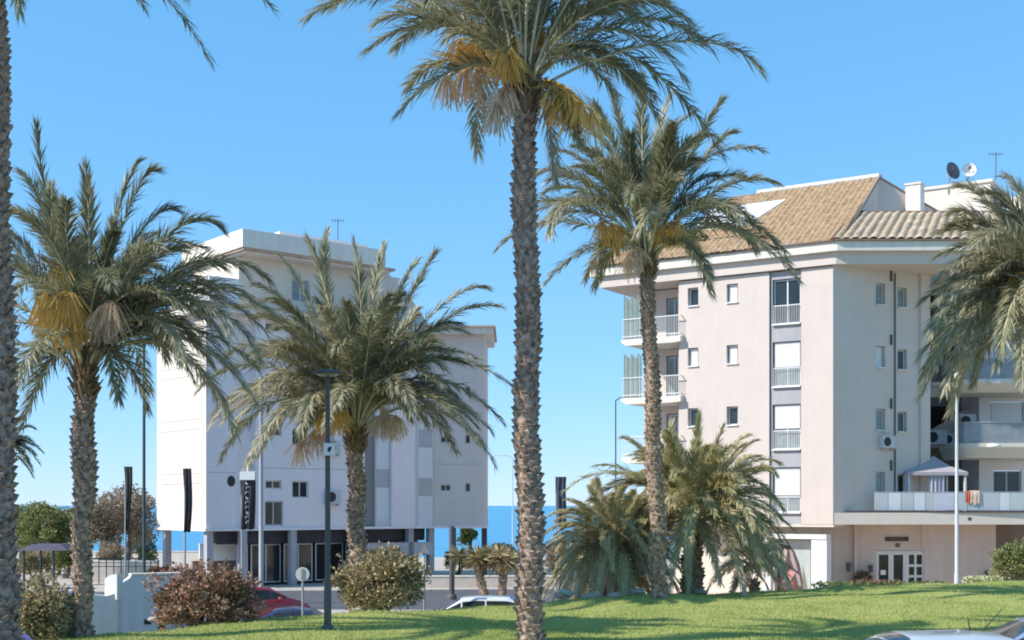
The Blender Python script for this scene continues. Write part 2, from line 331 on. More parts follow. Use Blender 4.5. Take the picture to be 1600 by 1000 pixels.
def palm(label, base, top, r, spec, auto, L, seed, rprof=None, fruit=(), lw=.42, w=.019, tone=.35, name="date_palm", group="date palms on the lawn", nl=62, lmat=None, boots=True, emin=-35, sag=.3, prot=.078, autoy=1.0):
    rs = np.random.RandomState(seed); base = Vector(base); top = Vector(top)
    root = thing(name, base, label, "palm tree", group)
    n = 14; pts = [base.lerp(top, i / n) for i in range(n + 1)]
    for i in range(1, n): pts[i].x += .04 * math.sin(i * 1.1 + seed)
    pts[0].z -= .25
    rad = [r * (rprof(i / n) if rprof else (1.12 - .22 * i / n)) for i in range(n + 1)]
    trunk_mesh(pts, rad, rs, prot=prot).build("trunk", M['trunk'], root)
    rt = rad[-1]
    if boots:      # old leaf bases under the crown
        bm = MB()
        bm.lathe((top.x, top.y, top.z - .35), [(rt * .9, 0), (rt * 1.25, .15), (rt * 1.3, .5), (rt * .95, .9), (rt * .3, 1.2)], 16)
        for i in range(110):
            a = i * 2.4 + rs.normal() * .1; z = -.35 + 1.15 * i / 110; nn = Vector((math.cos(a), math.sin(a), 0)); tg = Vector((-nn.y, nn.x, 0))
            c = Vector((top.x, top.y, top.z + z)) + nn * rt * 1.05; d = (nn * (.55 if z < .3 else .3) + Vector((0, 0, .8))).normalized()
            ll = rs.uniform(.16, .42); ww = .055
            bm.add([c - tg * ww, c + tg * ww, c + nn * .05 + tg * ww * .3, c + d * ll - tg * ww * .5, c + d * ll + tg * ww * .5, c + d * ll + nn * .03], [(0, 1, 4, 3), (0, 3, 5, 2), (1, 2, 5, 4), (3, 4, 5)])
        bm.build("crown_base", M['boot'], root)
    lv = Leaves(); T = top + Vector((0, 0, .45))
    def start(tip):
        h = Vector(tip) - T; h.z = 0
        return T + (h.normalized() * rt * .6 if h.length > .1 else Vector()) + Vector((0, 0, rs.uniform(-.3, .25)))
    for q in spec:
        px, py, dy, arch = q[:4]; tn = q[4] if len(q) > 4 else tone
        tip = P(px, py, top.y + dy); lv.frond(start(tip), tip, arch, rs, lw, tn + rs.normal() * .06, nl, w, sag=sag)
    for i in range(auto):
        u = (i + .5) / auto; az = i * 2.39996 + rs.normal() * .15; e = 84 + (emin - 84) * u ** 1.2 + rs.normal() * 5
        LL = L * rs.uniform(.82, 1.08) * (1 if u > .15 else .75); ce, se = math.cos(R(e)), math.sin(R(e))
        dr = .30 + .25 * abs(ce); hx = LL * (.30 + .62 * max(ce, .0)) * (1 if u > .2 else .6) ; hz = LL * (se * .92 - dr * (.30 + .25 * ce) * (ce + .15))
        tip = T + Vector((math.cos(az) * hx, math.sin(az) * hx * autoy, hz))
        lv.frond(start(tip), tip, .12 + .28 * max(0, ce), rs, lw, tone + rs.normal() * .1 + (.12 if u > .8 else 0), nl, w, sag=sag)
    lv.build(root, M[lmat] if lmat else None)
    for (px, py, dy, mk) in fruit:
        fm = MB(); e = P(px, py, top.y + dy); ee = np.array(e); s0 = np.array(start(e))
        mid = (s0 + ee) / 2 + np.array([0, 0, .35]); tt = np.linspace(0, 1, 6)
        pc = bez(s0, mid, mid, ee, tt); fm.tube([tuple(p) for p in pc], [.03] * 6, 5, False)
        for k in range(150):
            j = rs.randint(3, 6); p = Vector(pc[j]); d = Vector((rs.normal() * .42, rs.normal() * .42, -rs.uniform(.3, 1.3))).normalized() * rs.uniform(.4, .8)
            q1 = p + d * .5 + Vector((0, 0, .07)); q2 = p + d + Vector((0, 0, -.12)); ww = Vector((.010, .006, 0))
            fm.add([p - ww, p + ww, q1 + ww, q1 - ww, q2 + ww, q2 - ww], [(0, 1, 2, 3), (3, 2, 4, 5)])
        fm.build("fruit_stalk", M[mk], root)
    return root
# the tall centre palm
Y1 = 27.6
palm("tallest date palm, its thick trunk crossing the whole centre of the picture", P(829, 1004, Y1), P(819, 158, Y1), .232,
 [(482, 28, 1, .30), (588, 38, -1.5, .25), (622, 178, -1, .34), (640, 135, 1, .28, .5), (1190, 112, -.5, .26), (1128, 240, 1, .40, .2), (1020, 150, 2, .28), (905, 222, -1, .3), (868, 285, .4, .4, .55),
  (700, -70, 1, .15), (755, -130, -1, .1), (830, -160, 1, .08), (900, -110, -1, .1), (965, -70, 1.5, .15), (560, -45, 1.6, .25), (1080, -40, -1, .25), (1010, 40, 2, .3), (660, 10, 2, .25), (1090, 60, 1.5, .3), (960, 150, -1.5, .3), (1040, 5, -1.8, .25), (700, 60, -2, .3), (940, 20, 1, .2), (520, 10, 2.2, .28), (640, -90, -1, .2), (1010, -100, 1, .2)],
 30, 4.6, 11, fruit=[(700, 118, .3, 'fruit2'), (775, 160, -.5, 'fruit2'), (718, 60, .4, 'fruit'), (800, 60, .3, 'fruit'), (905, 160, -1.0, 'fruit'), (845, 40, .3, 'fruit'), (925, 175, -.9, 'fruit'), (790, 75, -.6, 'fruit')], lw=.5, emin=14)
# middle right palm
Y5 = 40.5
palm("tall slender date palm in front of the left corner of the brown-roofed building", Vector((4.68, Y5, lawnz(4.68, Y5) - .05)), P(1011, 420, Y5), .215,
 [(958, 150, 1, .08), (1003, 125, -1, .05), (1048, 150, .5, .06), (1085, 175, 1, .1), (1128, 158, -1, .12), (1215, 288, -1, .30), (1250, 440, 0, .38), (1190, 235, 1.5, .25), (778, 388, .5, .30), (855, 440, -1, .32), (868, 235, 1, .2), (852, 300, -1.5, .28),
  (905, 190, .6, .15), (930, 165, -1.5, .12), (1150, 345, 2, .35), (1110, 430, -2, .35), (930, 450, 2, .4), (820, 330, 1.5, .3), (1180, 390, 1, .35), (1090, 250, -2, .25), (900, 260, -2, .25)],
 40, 4.7, 23, fruit=[(940, 345, -.8, 'fruit'), (1060, 345, -.8, 'fruit'), (985, 400, -1, 'fruit2')], lw=.5, w=.024, emin=8, tone=.36, nl=64, prot=.065)
# left palm
Y3 = 29.2
palm("leaning-fronded date palm at the left with a swollen trunk and yellow flower stalks", P(126, 1000, Y3), P(133, 600, Y3), .205,
 [(57, 200, .5, .10, .15), (133, 262, -.5, .05, .2), (215, 256, .5, .22, .2), (240, 268, .2, .30, .3), (80, 300, -1, .2, .3), (275, 330, .6, .34, .3), (346, 358, -.5, .36, .2), (32, 270, 1, .2), (15, 330, -1.5, .25), (20, 420, 0, .3), (428, 490, .3, .36), (405, 560, -1, .42), (350, 630, 1, .45), (300, 590, -1.5, .5), (35, 665, .5, .55, .2), (185, 625, -1.5, .6), (60, 560, 1.8, .5),
  (395, 470, 1.5, .34), (360, 520, -2, .36), (320, 440, 1.8, .3), (290, 380, -1.5, .28), (250, 420, 2, .3), (330, 570, 2.2, .42), (260, 560, 2.5, .45), (420, 440, 2, .35), (385, 430, -.8, .36), (415, 520, .6, .4), (330, 500, -1.2, .4), (300, 530, .9, .45), (370, 580, -.4, .46), (340, 470, 1.6, .4), (280, 480, -2.5, .35), (230, 640, 1, .6), (350, 420, .5, .35), (380, 600, .5, .45)],
 38, 4.4, 5, rprof=lambda u: float(np.interp(u, [0, .06, .3, .5, .6, .72, .85, 1], [1.25, 1.0, .86, .9, 1.08, 1.15, .98, .85])),
 fruit=[(85, 440, -1.4, 'fruit'), (104, 455, -1.5, 'fruit'), (66, 462, -.9, 'fruit'), (95, 415, -1.0, 'fruit'), (175, 470, -1.2, 'fruit2')], lw=.46, emin=2, tone=.36)
# second left palm behind the lamp
Y4 = 39.5
palm("full-headed date palm behind the street lamp, rising from a yellowish bush", Vector(P(560, 950, Y4)), P(555, 690, Y4), .235,
 [(438, 400, 1, .12), (480, 372, -1, .08), (510, 365, .5, .05), (552, 378, -1, .05), (600, 385, 1, .07), (680, 396, -.5, .12), (650, 410, 1.5, .12), (782, 480, 0, .28), (760, 450, 1.5, .26), (806, 608, -.5, .38), (785, 660, 1, .42), (745, 560, -2, .32), (640, 655, -2.5, .5), (400, 445, -.6, .2), (335, 645, .4, .40), (420, 545, -2, .3), (350, 560, 1.5, .32), (310, 610, -1, .38), (470, 680, -2, .5), (430, 610, -2.5, .4), (715, 640, 2, .42), (370, 480, 1.8, .25), (730, 520, 2, .3), (690, 600, -2.5, .38)],
 78, 4.9, 41, fruit=[(478, 640, -1.2, 'fruit'), (515, 640, -1.5, 'fruit'), (505, 600, -1.3, 'fruit'), (470, 690, .2, 'fruit2'), (620, 650, -.8, 'fruit2')], lw=.5, w=.025, emin=8, tone=.42, nl=64)
# far left palm, mostly trunk
palm("nearest date palm, its rough trunk cut by the left edge of the picture", P(-3, 1010, 24.5), P(-20, -70, 24.5), .325,
 [(332, 100, 0, .34, .15), (426, 15, 1, .30, .2), (30, 20, -1, .5), (250, -100, 1, .25), (180, -60, -1, .3)], 30, 4.6, 77, lw=.42, emin=10, prot=.085)
# right palm cropped by the frame
palm("drooping date palm cut by the right edge, with bright yellow fruit stalks", (12.75, 30, .95), P(1650, 520, 30), .3,
 [(1435, 560, 0, .40), (1442, 470, 1, .36), (1478, 612, -1, .46), (1488, 350, .5, .32), (1535, 300, -.5, .25), (1572, 278, 1, .2), (1498, 415, -1.5, .36), (1455, 520, -2, .4), (1520, 600, 2, .5), (1515, 480, 2.5, .4), (1465, 400, 2, .34), (1560, 570, -2.5, .5), (1440, 590, 1.8, .44), (1530, 380, -2, .34), (1500, 540, -1.2, .45), (1480, 450, -.8, .4)],
 66, 3.7, 63, fruit=[(1592, 425, -1, 'fruit'), (1590, 480, -1.2, 'fruit'), (1600, 500, -1.4, 'fruit')], lw=.46, w=.022, emin=-15, tone=.46)
# bushy palm behind the slender one
Y7 = 46.5
palm("short bushy palm spreading behind the slender trunk, against the white wall", P(1082, 925, Y7), P(1082, 838, Y7), .34,
 [(1092, 648, 0, .06), (1050, 660, 1, .06), (1020, 680, -1, .1), (1130, 668, -.6, .1), (1182, 688, 1, .16), (1205, 738, -.5, .25), (1240, 828, 0, .34), (1168, 712, 1.5, .16), (990, 690, -.6, .15), (930, 728, .5, .22), (882, 768, -.4, .34), (905, 800, 1, .3), (1212, 785, -1.5, .3), (1232, 850, 1, .4), (1195, 880, -1.5, .45), (960, 740, 1.8, .22), (1150, 760, -2.5, .35), (1160, 900, -.5, .5), (1120, 880, -2.2, .5), (1210, 905, .5, .5), (1000, 830, -2, .4)],
 125, 4.1, 91, lw=.38, w=.024, emin=-28, tone=.68, nl=60, lmat='frond2', group="low palms beside the tall ones", fruit=[(1068, 815, -1, 'fruit')])
palm("low mound-like palm with pale arching fronds left of the slender trunk", P(955, 930, 45.5), P(958, 885, 45.5), .3,
 [(862, 875, 0, .5), (875, 912, .8, .55), (905, 920, -1.5, .6), (1000, 915, 0, .6), (868, 835, .5, .4), (890, 800, 0, .35), (935, 780, 1, .25), (980, 785, .5, .2), (1015, 830, .5, .4), (940, 925, -2, .6), (1010, 890, -1.5, .55), (885, 855, -1.5, .5)],
 120, 3.1, 92, lw=.28, w=.022, emin=-50, tone=.8, nl=60, lmat='frond2', group="low palms beside the tall ones", boots=False)
palm("ragged silvery palm sapling at the foot of the painted panel", P(1178, 925, 50), P(1178, 905, 50), .16,
 [(1120, 905, 0, .4), (1140, 860, .5, .3), (1160, 835, 0, .2), (1205, 850, 0, .3), (1225, 900, .2, .45), (1105, 925, -1, .5), (1150, 915, -1, .5)],
 22, 1.8, 93, lw=.32, w=.024, emin=-30, tone=.75, nl=40, group="low palms beside the tall ones", boots=False)
palm("small far palm peeping out behind the leftmost trunk", P(-4, 905, 72), P(-4, 715, 72), .3,
 [(66, 705, 0, .3, .1), (62, 724, 1, .4, .1), (40, 690, 0, .2, .1)], 30, 2.6, 94, lw=.4, w=.03, emin=-20, tone=.15, nl=40, group=None)

# ------------------------------------------------------------------ right apartment block
CX, CY = 15.2, 60.6
A = F(CX, CY, math.atan2(-4.3, 6.76)); B = F(CX, CY, math.atan2(2.4, 4.87))
rb = thing("apartment_building", (CX, CY, -.55), "beige apartment block with brown tiled roof, right of the slender palm", "building")
floors = [(15.0, 0), (11.97, 1), (8.93, 2), (5.88, 3)]
def window(root, fr, x0, x1, z0, z1, y, style="pane", div=1, fw=.05, glass='glass', fm='white', label=None, sill=True):
    """frame with its glass and shutter set back in an opening"""
    m = MB(); d = .06
    m.box(x0, x0 + fw, y, y + d, z0, z1, fr); m.box(x1 - fw, x1, y, y + d, z0, z1, fr)
    m.box(x0 + fw, x1 - fw, y, y + d, z0, z0 + fw, fr); m.box(x0 + fw, x1 - fw, y, y + d, z1 - fw, z1, fr)
    for i in range(1, div):
        xc = x0 + (x1 - x0) * i / div; m.box(xc - fw * .6, xc + fw * .6, y + .002, y + d - .002, z0 + fw, z1 - fw, fr)
    if sill: m.box(x0 - .05, x1 + .05, y - .28, y - .003, z0 - .06, z0 - .002, fr)
    o = m.build("window", M[fm], root, label)
    p = MB(); p.box(x0 + fw, x1 - fw, y + .025, y + .04, z0 + fw, z1 - fw, fr); p.build("pane", M[glass], o)
    return o
def shutter(win, fr, x0, x1, z0, z1, y, slats=.06, m='shutter'):
    s = MB(); z = z0
    while z < z1 - .01:
        s.add([fr(x0, y, z), fr(x1, y, z), fr(x1, y - .012, z + slats * .5), fr(x0, y - .012, z + slats * .5), fr(x1, y, z + slats * .95), fr(x0, y, z + slats * .95)], [(0, 1, 2, 3), (3, 2, 4, 5)])
        z += slats
    s.box(x0, x1, y + .001, y + .02, z0, z1, fr); s.build("roller_shutter", M[m], win)
holesA = []
for zt, i in floors:
    holesA += [(-5.40, -4.80, zt - .95, zt - .02), (-7.5, -6.92, zt - .95, zt - .02)]
wm = MB()
wm.wall(A, -8.0, -3.17, 3.1, 15.35, 0, holesA, .28)
wm.wall(A, -1.56, 0, 3.1, 15.35, 0, [], .28)
# right-hand shaded wall, slightly faceted
holesB = []
for zt, i in floors[:4]:
    holesB += [(2.62, 3.22, zt - 1.3, zt - .25), (4.0, 4.6, zt - 1.35, zt - .35)]
wm.wall(B, 0, 5.4, 3.1, 15.5, 0, holesB, .25)
wm.box(5.4, 6.0, -.12, .4, 3.75, 15.4, B)                      # pilaster
wm.wall(A, -10.6, -8.0, 3.1, 15.35, 1.9, [(-9.6, -8.35, zt - 2.4, zt - .1) for zt, i in floors], .2)
wm.add([A(-8, 0, 3.1), A(-8, 1.9, 3.1), A(-8, 1.9, 15.35), A(-8, 0, 15.35)], [(0, 1, 2, 3)])
wm.build("wall", M['stucco'], rb)
st = MB(); st.wall(A, -3.17, -1.56, 3.1, 15.35, .10, [(-3.05, -1.62, zt - 2.25, zt - .02) for zt, i in floors], .25)
st.build("spandrel_strip", M['shade'], rb)
core = MB()
pc = [A(-10.5, 2.2, 0), A(-8.2, 2.2, 0), A(-8.2, .36, 0), A(-.3, .36, 0), B(.3, .45, 0), B(5.2, .6, 0), B(5.2, 7.5, 0), (20, 76, 0), A(-10.5, 13, 0)]
core.prism([(p[0], p[1]) for p in pc], 3.12, 15.5); core.build("inner_walls", M['core'], rb)
sw = MB(); sw.prism([(p[0], p[1]) for p in [A(-10.6, 1.91, 0), A(-10.6, 13.4, 0), A(-10.9, 13.4, 0), A(-10.9, 1.91, 0)]], 3.1, 15.35); sw.build("side_wall", M['stucco'], rb)
for zt, i in floors:
    o = window(rb, A, -5.36, -4.84, zt - .93, zt - .04, .2); shutter(o, A, -5.3, -4.9, zt - .88 if i < 2 else zt - .25, zt - .08, .17) if i < 2 else None
    o = window(rb, A, -7.46, -6.96, zt - .93, zt - .04, .2)
    if i == 1: shutter(o, A, -7.4, -7.02, zt - .88, zt - .08, .17)
    o = window(rb, A, -3.0, -1.66, zt - 2.2, zt - .05, .24, div=2, glass='glass2' if i != 0 else 'glass')
    if i == 1: shutter(o, A, -2.95, -1.7, zt - 1.25, zt - .06, .21)
    if i == 2: shutter(o, A, -2.95, -1.7, zt - 1.2, zt - .06, .21)
    if i == 3: shutter(o, A, -2.95, -1.7, zt - 1.5, zt - .06, .21)
    rl = MB(); rl.box(-3.0, -1.66, .10, .13, zt - 1.32, zt - 1.28, A); rl.box(-3.0, -1.66, .10, .13, zt - 2.2, zt - 2.16, A)
    for k in range(16): rl.box(-3.0 + k * .0885, -2.985 + k * .0885, .105, .125, zt - 2.16, zt - 1.32, A)
    rl.build("window_railing", M['white'], rb)
    o = window(rb, A, -9.55, -8.4, zt - 2.35, zt - .15, 2.0, div=3, glass='glass2', fm='alu', sill=False)
    window(rb, B, 2.66, 3.18, zt - 1.28, zt - .27, .16, glass='glass2' if i != 1 else 'shutter', fm='trim')
    window(rb, B, 4.04, 4.56, zt - 1.33, zt - .37, .16, glass='glass2' if i == 0 else 'glass', fm='trim')
    # corner balconies at the far left
    if i < 3:
        zb = zt - 2.45; s = MB()
        s.vprism(A, [(-11.1, zb - .12), (-10.8, zb - .30), (-8.3, zb - .30), (-7.75, zb - .26), (-7.75, zb + .02), (-11.1, zb + .02)], -.35, 1.85)
        ob = s.build("balcony_slab", M['trim'], rb)
        r_ = MB(); 
        for zz in (zb + .15, zb + 1.05): r_.box(-11.05, -7.8, -.30, -.26, zz, zz + .04, A); r_.box(-11.05, -11.01, -.26, 1.8, zz, zz + .04, A); r_.box(-7.84, -7.8, -.26, -.01, zz, zz + .04, A)
        for k in range(33): r_.box(-11.05 + k * .099, -11.035 + k * .099, -.29, -.27, zb + .02, zb + 1.05, A)
        r_.build("balcony_railing", M['white'], ob)
        if i < 2:
            c = MB()
            for k in range(8): c.box(-11.0 + k * .13, -10.9 + k * .13, -.24 + .03 * (k % 2), -.22 + .03 * (k % 2), zb + .05, zb + 2.3 - .1 * (k % 3), A)
            c.build("balcony_blind", mat("faded_green_awning", (.22, .25, .18), .9, .12, 4), rb)
# small fittings on the shaded wall
pp = MB()
for zz in (14.9, 11.8, 8.7, 5.7): pp.box(3.52, 3.60, -.09, 0, zz, zz + .5, B); 
pp.tube([B(3.8, -.05, 3.8), B(3.8, -.05, 15.3)], .035, 6)
pp.build("downpipe", M['metal_brown'], rb)
# eave fascia: sun side, then the straight shaded side
ZE0, ZE1 = 15.42, 16.5
eL = [A(-12.6, -.5, 0), A(0, -.5, 0)]
cor = Vector((15.25, 60.05, 0))
e = MB()
inner = [A(-12.6, 1.2, 0), A(-.5, 1.2, 0), Vector((16.2, 62, 0)), Vector((27, 62.6, 0)), ]
outer = [A(-12.9, -.5, 0), cor, Vector((27, 60.05, 0))]
poly = outer + [Vector((27, 71, 0)), A(-12.9, 13.5, 0)]
e.prism([(p.x, p.y) for p in poly], 15.98, 16.42); e.build("eave", M['trim'], rb)
e = MB(); poly2 = [A(-12.4, -.25, 0), Vector((15.28, 60.35, 0)), Vector((27, 60.35, 0)), Vector((27, 70.8, 0)), A(-12.4, 13.2, 0)]
e.prism([(p.x, p.y) for p in poly2], 15.40, 15.975); e.build("eave_soffit", M['stucco'], rb)
m = MB(); pb = [A(-12.95, -.6, 0), Vector((15.22, 59.92, 0)), Vector((27, 59.98, 0)), Vector((27, 70, 0)), A(-12.9, 13, 0)]
m.prism([(p.x, p.y) for p in pb], 16.424, 16.50); m.build("gutter_board", mat("brown_gutter_board", (.24, .16, .11), .9, .15, 4), rb)
# roofs
def roof(name, m, q, pitch, amp, parent, seed=1, ny=14):
    """barrel tiles: q = eave-left, eave-right, ridge-right, ridge-left"""
    q = [Vector(p) for p in q]; Lx = (q[1] - q[0]).length; nx = int(Lx / pitch * 8); nrm = (q[1] - q[0]).cross(q[3] - q[0]).normalized(); rr = random.Random(seed)
    vs = []; cols = int(Lx / pitch) + 2; wob = [[rr.uniform(-.02, .02) for _ in range(ny + 1)] for _ in range(cols)]
    for j in range(ny * 2):
        v = (j // 2 + (j % 2) * .98) / ny; v = min(v, 1)
        for i in range(nx + 1):
            u = i / nx; p = q[0].lerp(q[1], u).lerp(q[3].lerp(q[2], u), v); ph = u * Lx / pitch
            h = amp * abs(math.sin(math.pi * ph)) + (.03 if j % 2 == 0 else 0) + wob[int(ph)][j // 2]
            vs.append(p + nrm * h)
    mb = MB(); mb.add(vs, [(j * (nx + 1) + i, j * (nx + 1) + i + 1, (j + 1) * (nx + 1) + i + 1, (j + 1) * (nx + 1) + i) for j in range(ny * 2 - 1) for i in range(nx)], True)
    return mb.build(name, m, parent)
def Az(x, y, z): return A(x, y, z)
RZ = 20.8
rg = A(.4, 6.0, RZ)
def onroof(x, t): return A(x, -.62 + 6.62 * t, 16.44 + (RZ - 16.44) * t)      # t: 0 eave, 1 ridge
ro = roof("roof", M['tile'], [onroof(-5.2, 0), Vector((15.35, 59.95, 16.44)), Vector((rg.x, rg.y, RZ)), onroof(-5.2, 1)], .3, .055, rb, 1, 16)
roof("roof", M['tile'], [onroof(-12.95, 0), onroof(-5.2, 0), onroof(-5.2, .24), onroof(-12.95, .24)], .3, .055, rb, 2, 5)
m = MB(); a0 = onroof(-6.2, 1) + Vector((0, 0, .04)); a1 = Vector((rg.x, rg.y, RZ + .04))
m.add([a0, a1, a1 + Vector((0, 0, .16)), a0 + Vector((0, 0, .16)), a0 + Vector((.25, .3, 0)), a1 + Vector((.25, .3, 0)), a1 + Vector((.25, .3, .16)), a0 + Vector((.25, .3, .16))], [(0, 1, 2, 3), (3, 2, 6, 7), (1, 5, 6, 2), (0, 3, 7, 4)]); m.build("ridge_cap", M['trim'], rb)
# roof body left of the cut and the sunken terrace with a white reveal
m = MB()
m.vprism(A, [(-12.9, 16.43), (-5.2, 16.43), (-5.2, 17.3), (-12.9, 17.3)], 1.1, 5.8)
m.build("roof_terrace_wall", M['stucco'], rb)
m = MB(); s = [onroof(-5.22, .2), onroof(-5.22, 1), A(-5.22, 6, 16.4), A(-5.22, .8, 16.4)]
m.add(s, [(0, 1, 2, 3)]); m.build("roof_side", M['stucco'], rb)
m = MB()      # roof-window opening: pale recessed box cut in the slope
q = [onroof(-8.2, .42), onroof(-5.15, .42), onroof(-4.0, .78), onroof(-8.2, .78)]
m.add([v + Vector((0, -.02, .10)) for v in q] + [v + Vector((0, -.02, -.6)) for v in q], [(0, 1, 2, 3), (0, 4, 5, 1), (1, 5, 6, 2)])
m.build("roof_window", M['white'], rb)
q = [onroof(-8.4, .24), onroof(-5.15, .24), onroof(-5.15, .42), onroof(-8.4, .42)]
roof("roof", M['tile'], q, .3, .055, rb, 4, 4); roof("roof", M['tile'], [onroof(-8.4, .80), onroof(-5.15, .80), onroof(-5.15, 1), onroof(-7.6, 1)], .3, .055, rb, 5, 3)
# gable wall under the hip
hb = Vector((15.5, 60.35, 16.5)); r0 = Vector((rg.x, rg.y, RZ)); r1 = P(1468, 332, 66.0)
m = MB(); m.add([hb, Vector((rg.x, rg.y, 16.5)), r0], [(0, 1, 2)]); m.add([Vector((r0.x, r0.y, 16.5)), Vector((r1.x, r1.y, 16.5)), r1, r0], [(0, 1, 2, 3)])
m.build("gable_wall", M['stucco'], rb)
m = MB(); m.tube([hb + Vector((.04, -.04, .0)), r0 + Vector((.04, -.04, .04))], .09, 6); m.tube([r0, r1], .06, 6); m.build("verge_trim", mat("verge_mortar", (.35, .24, .18), .9), rb)
ro2 = roof("roof", M['tile2'], [P(1300, 374, 60.0), P(1600, 374, 60.0), P(1600, 333, 62.8), P(1333, 333, 62.8)], .43, .10, rb, 3, 8)
m = MB(); m.tube([P(1328, 332, 62.85), P(1600, 332, 62.85)], .09, 8); m.tube([P(1300, 374, 60.0), P(1333, 333, 62.8)], .1, 8); m.build("ridge_tiles", mat("dark_ridge_tile", (.22, .14, .10), .9, .3, 5), rb)
m = MB(); m.box(15.4, 27, 62.9, 70.5, 16.42, 18.2); m.build("upper_wall", M['stucco'], rb)
# penthouse block behind, sunlit towards the left
K = F(*P(1548, 300, 68.6).xy, math.atan2(-4.3, 6.76))
m = MB(); m.box(-6.2, 0, 0, 5, 16.4, 21.35, K); m.build("penthouse", M['stucco2'], rb)
m = MB(); m.box(-6.3, .12, -.1, 5.1, 21.352, 21.5, K); m.box(.12, 3.0, .8, 5, 16.4, 20.6, K); m.build("penthouse_parapet", M['trim'], rb)
K2 = F(*P(1438, 300, 65.0).xy, math.atan2(-4.3, 6.76))
m = MB(); m.box(-.75, 0, 0, .8, 17, 20.35, K2); m.box(-.8, .05, -.05, .85, 20.351, 20.45, K2); m.build("chimney", M['trim'], rb)
m = MB(); m.box(-1.75, -1.25, .6, 1.1, 18, 20.35, K2); m.build("chimney", M['trim'], rb)
# ground floor
gz0, gz1 = -.55, 3.1
G = F(0, 62.4)
gx = lambda px, Y=62.4: (px - 800) / FPX * Y
m = MB(); m.wall(G, gx(1284), gx(1556), gz0, gz1, 0, [(gx(1369), gx(1444), gz0, 1.82)], .3)
m.box(gx(1333), gx(1338), -.25, -.001, gz0, 3.09, G); m.box(gx(1440), gx(1446), -.06, -.001, 1.9, 3.09, G)
m.build("ground_floor_wall", mat("tan_ground_floor_stucco", (.60, .51, .44), .9, .05, 1, .2, 30, streak=.05), rb)
m = MB(); m.box(gx(1556), gx(1740), 3.5, 3.7, gz0, gz1, G); m.add([G(gx(1556), .001, gz0), G(gx(1556), 3.5, gz0), G(gx(1556), 3.5, gz1), G(gx(1556), .001, gz1)], [(0, 1, 2, 3)])
m.build("garage_wall", mat("brown_garage_wall", (.33, .25, .20), .9, .1, 1), rb)
m = MB(); m.prism([(p[0], p[1]) for p in [(CX - .01, CY + .02, 0), (27, 60.9, 0), (27, 70, 0), (CX, 70, 0)]], 3.102, 3.66); m.build("terrace_slab", M['stucco2'], rb)
m = MB(); m.box(gx(1322, 60.8), 27, 60.72, 60.9, 3.665, 3.76); m.build("terrace_edge", mat("dark_slab_edge", (.10, .085, .09), .7, .1, 3), rb)
m = MB(); m.prism([(p[0], p[1]) for p in [A(-8, .02, 0), A(0.02, .02, 0), A(.02, 1.6, 0), A(-8, 1.6, 0)]], 2.98, 3.098); m.build("overhang_soffit", M['stucco2'], rb)
m = MB(); m.wall(A, -9, -.9, gz0, 2.98, 1.5, [], .1); m.build("recessed_wall", M['stucco2'], rb)
m = MB(); m.box(-1.1, -.35, .1, .8, gz0, 2.4, A); m.box(-4.3, -.35, .04, .75, 2.401, 2.62, A); m.box(-3.55, -3.15, .1, .5, gz0, 2.399, A); m.build("white_column", M['white'], rb)
# lower side volume filling behind ground floor + other facade seen left
m = MB(); m.prism([(p[0], p[1]) for p in [A(-9, 1.8, 0), A(-.5, 1.8, 0), (17, 64, 0), (26, 66.5, 0), (24, 74, 0), A(-9, 10, 0)]], gz0, 3.0); m.build("ground_floor_core", M['stucco2'], rb)
# entrance
dr = MB(); x0, x1 = gx(1369), gx(1444); z1 = 1.80; y = .08
cols = [x0, gx(1374), gx(1389), gx(1397), gx(1412), gx(1421), gx(1429.5), gx(1433), gx(1441.5), x1]
for a, b in ((0, 1), (2, 3), (4, 5), (6, 7), (8, 9)): dr.box(cols[a] + .001, cols[b] - .001, y, y + .1, gz0, z1, G)
dr.box(x0, x1, y - .01, y + .09, 1.6, z1, G)
for zz in (1.07, .55, -.0, -.5):
    dr.box(cols[5], cols[6], y + .003, y + .095, zz - .06, zz + .06, G); dr.box(cols[7], cols[8], y + .003, y + .095, zz - .06, zz + .06, G)
do = dr.build("entrance_door", mat("white_door_frame", (.66, .66, .62), .5, .04, 4), rb)
m = MB(); m.box(x0, x1, y + .05, y + .08, gz0, z1 - .05, G); m.build("pane", M['glass'], do)
m = MB(); m.box(gx(1377), gx(1385), y + .03, y + .045, .62, .85, G); m.build("door_notice", M['white'], do)
m = MB(); m.tube([G(gx(1411), y - .08, .3), G(gx(1411), y - .08, 1.0)], .02, 6); m.build("handle", M['alu'], do)
# nameplate: dark plaque with small pale relief letters, and a small number tile under it
sg = MB(); sg.box(gx(1383), gx(1419), -.06, -.004, 2.27, 2.47, G); so_ = sg.build("nameplate", mat("bronze_plaque", (.07, .05, .035), .5, .2, 9), rb)
m = MB(); rr = random.Random(5); xx = gx(1385)
while xx < gx(1417): 
    wd = rr.uniform(.035, .06); m.box(xx, xx + .012, -.07, -.061, 2.32, 2.42, G)
    if rr.random() < .6: m.box(xx + .013, xx + wd, -.07, -.061, 2.32 + rr.choice([0, .045, .088]), 2.332 + rr.choice([.0, .045, .088]) + .003, G)
    xx += wd + .02
m.build("lettering", mat("worn_brass_letters", (.2, .16, .11), .6), so_)
m = MB(); m.box(gx(1399), gx(1406), -.04, -.004, 1.98, 2.16, G); m.build("number_tile", mat("brown_tile", (.16, .12, .09), .6), rb)
def wall_lamp(px, z0, z1, ylab): 
    m = MB(); m.box(gx(px), gx(px) + .13, -.2, -.004, z0, z1, G); m.box(gx(px) - .03, gx(px) + .16, -.23, -.004, z1 + .001, z1 + .05, G); return m.build(ylab, M['metal_brown'], rb)
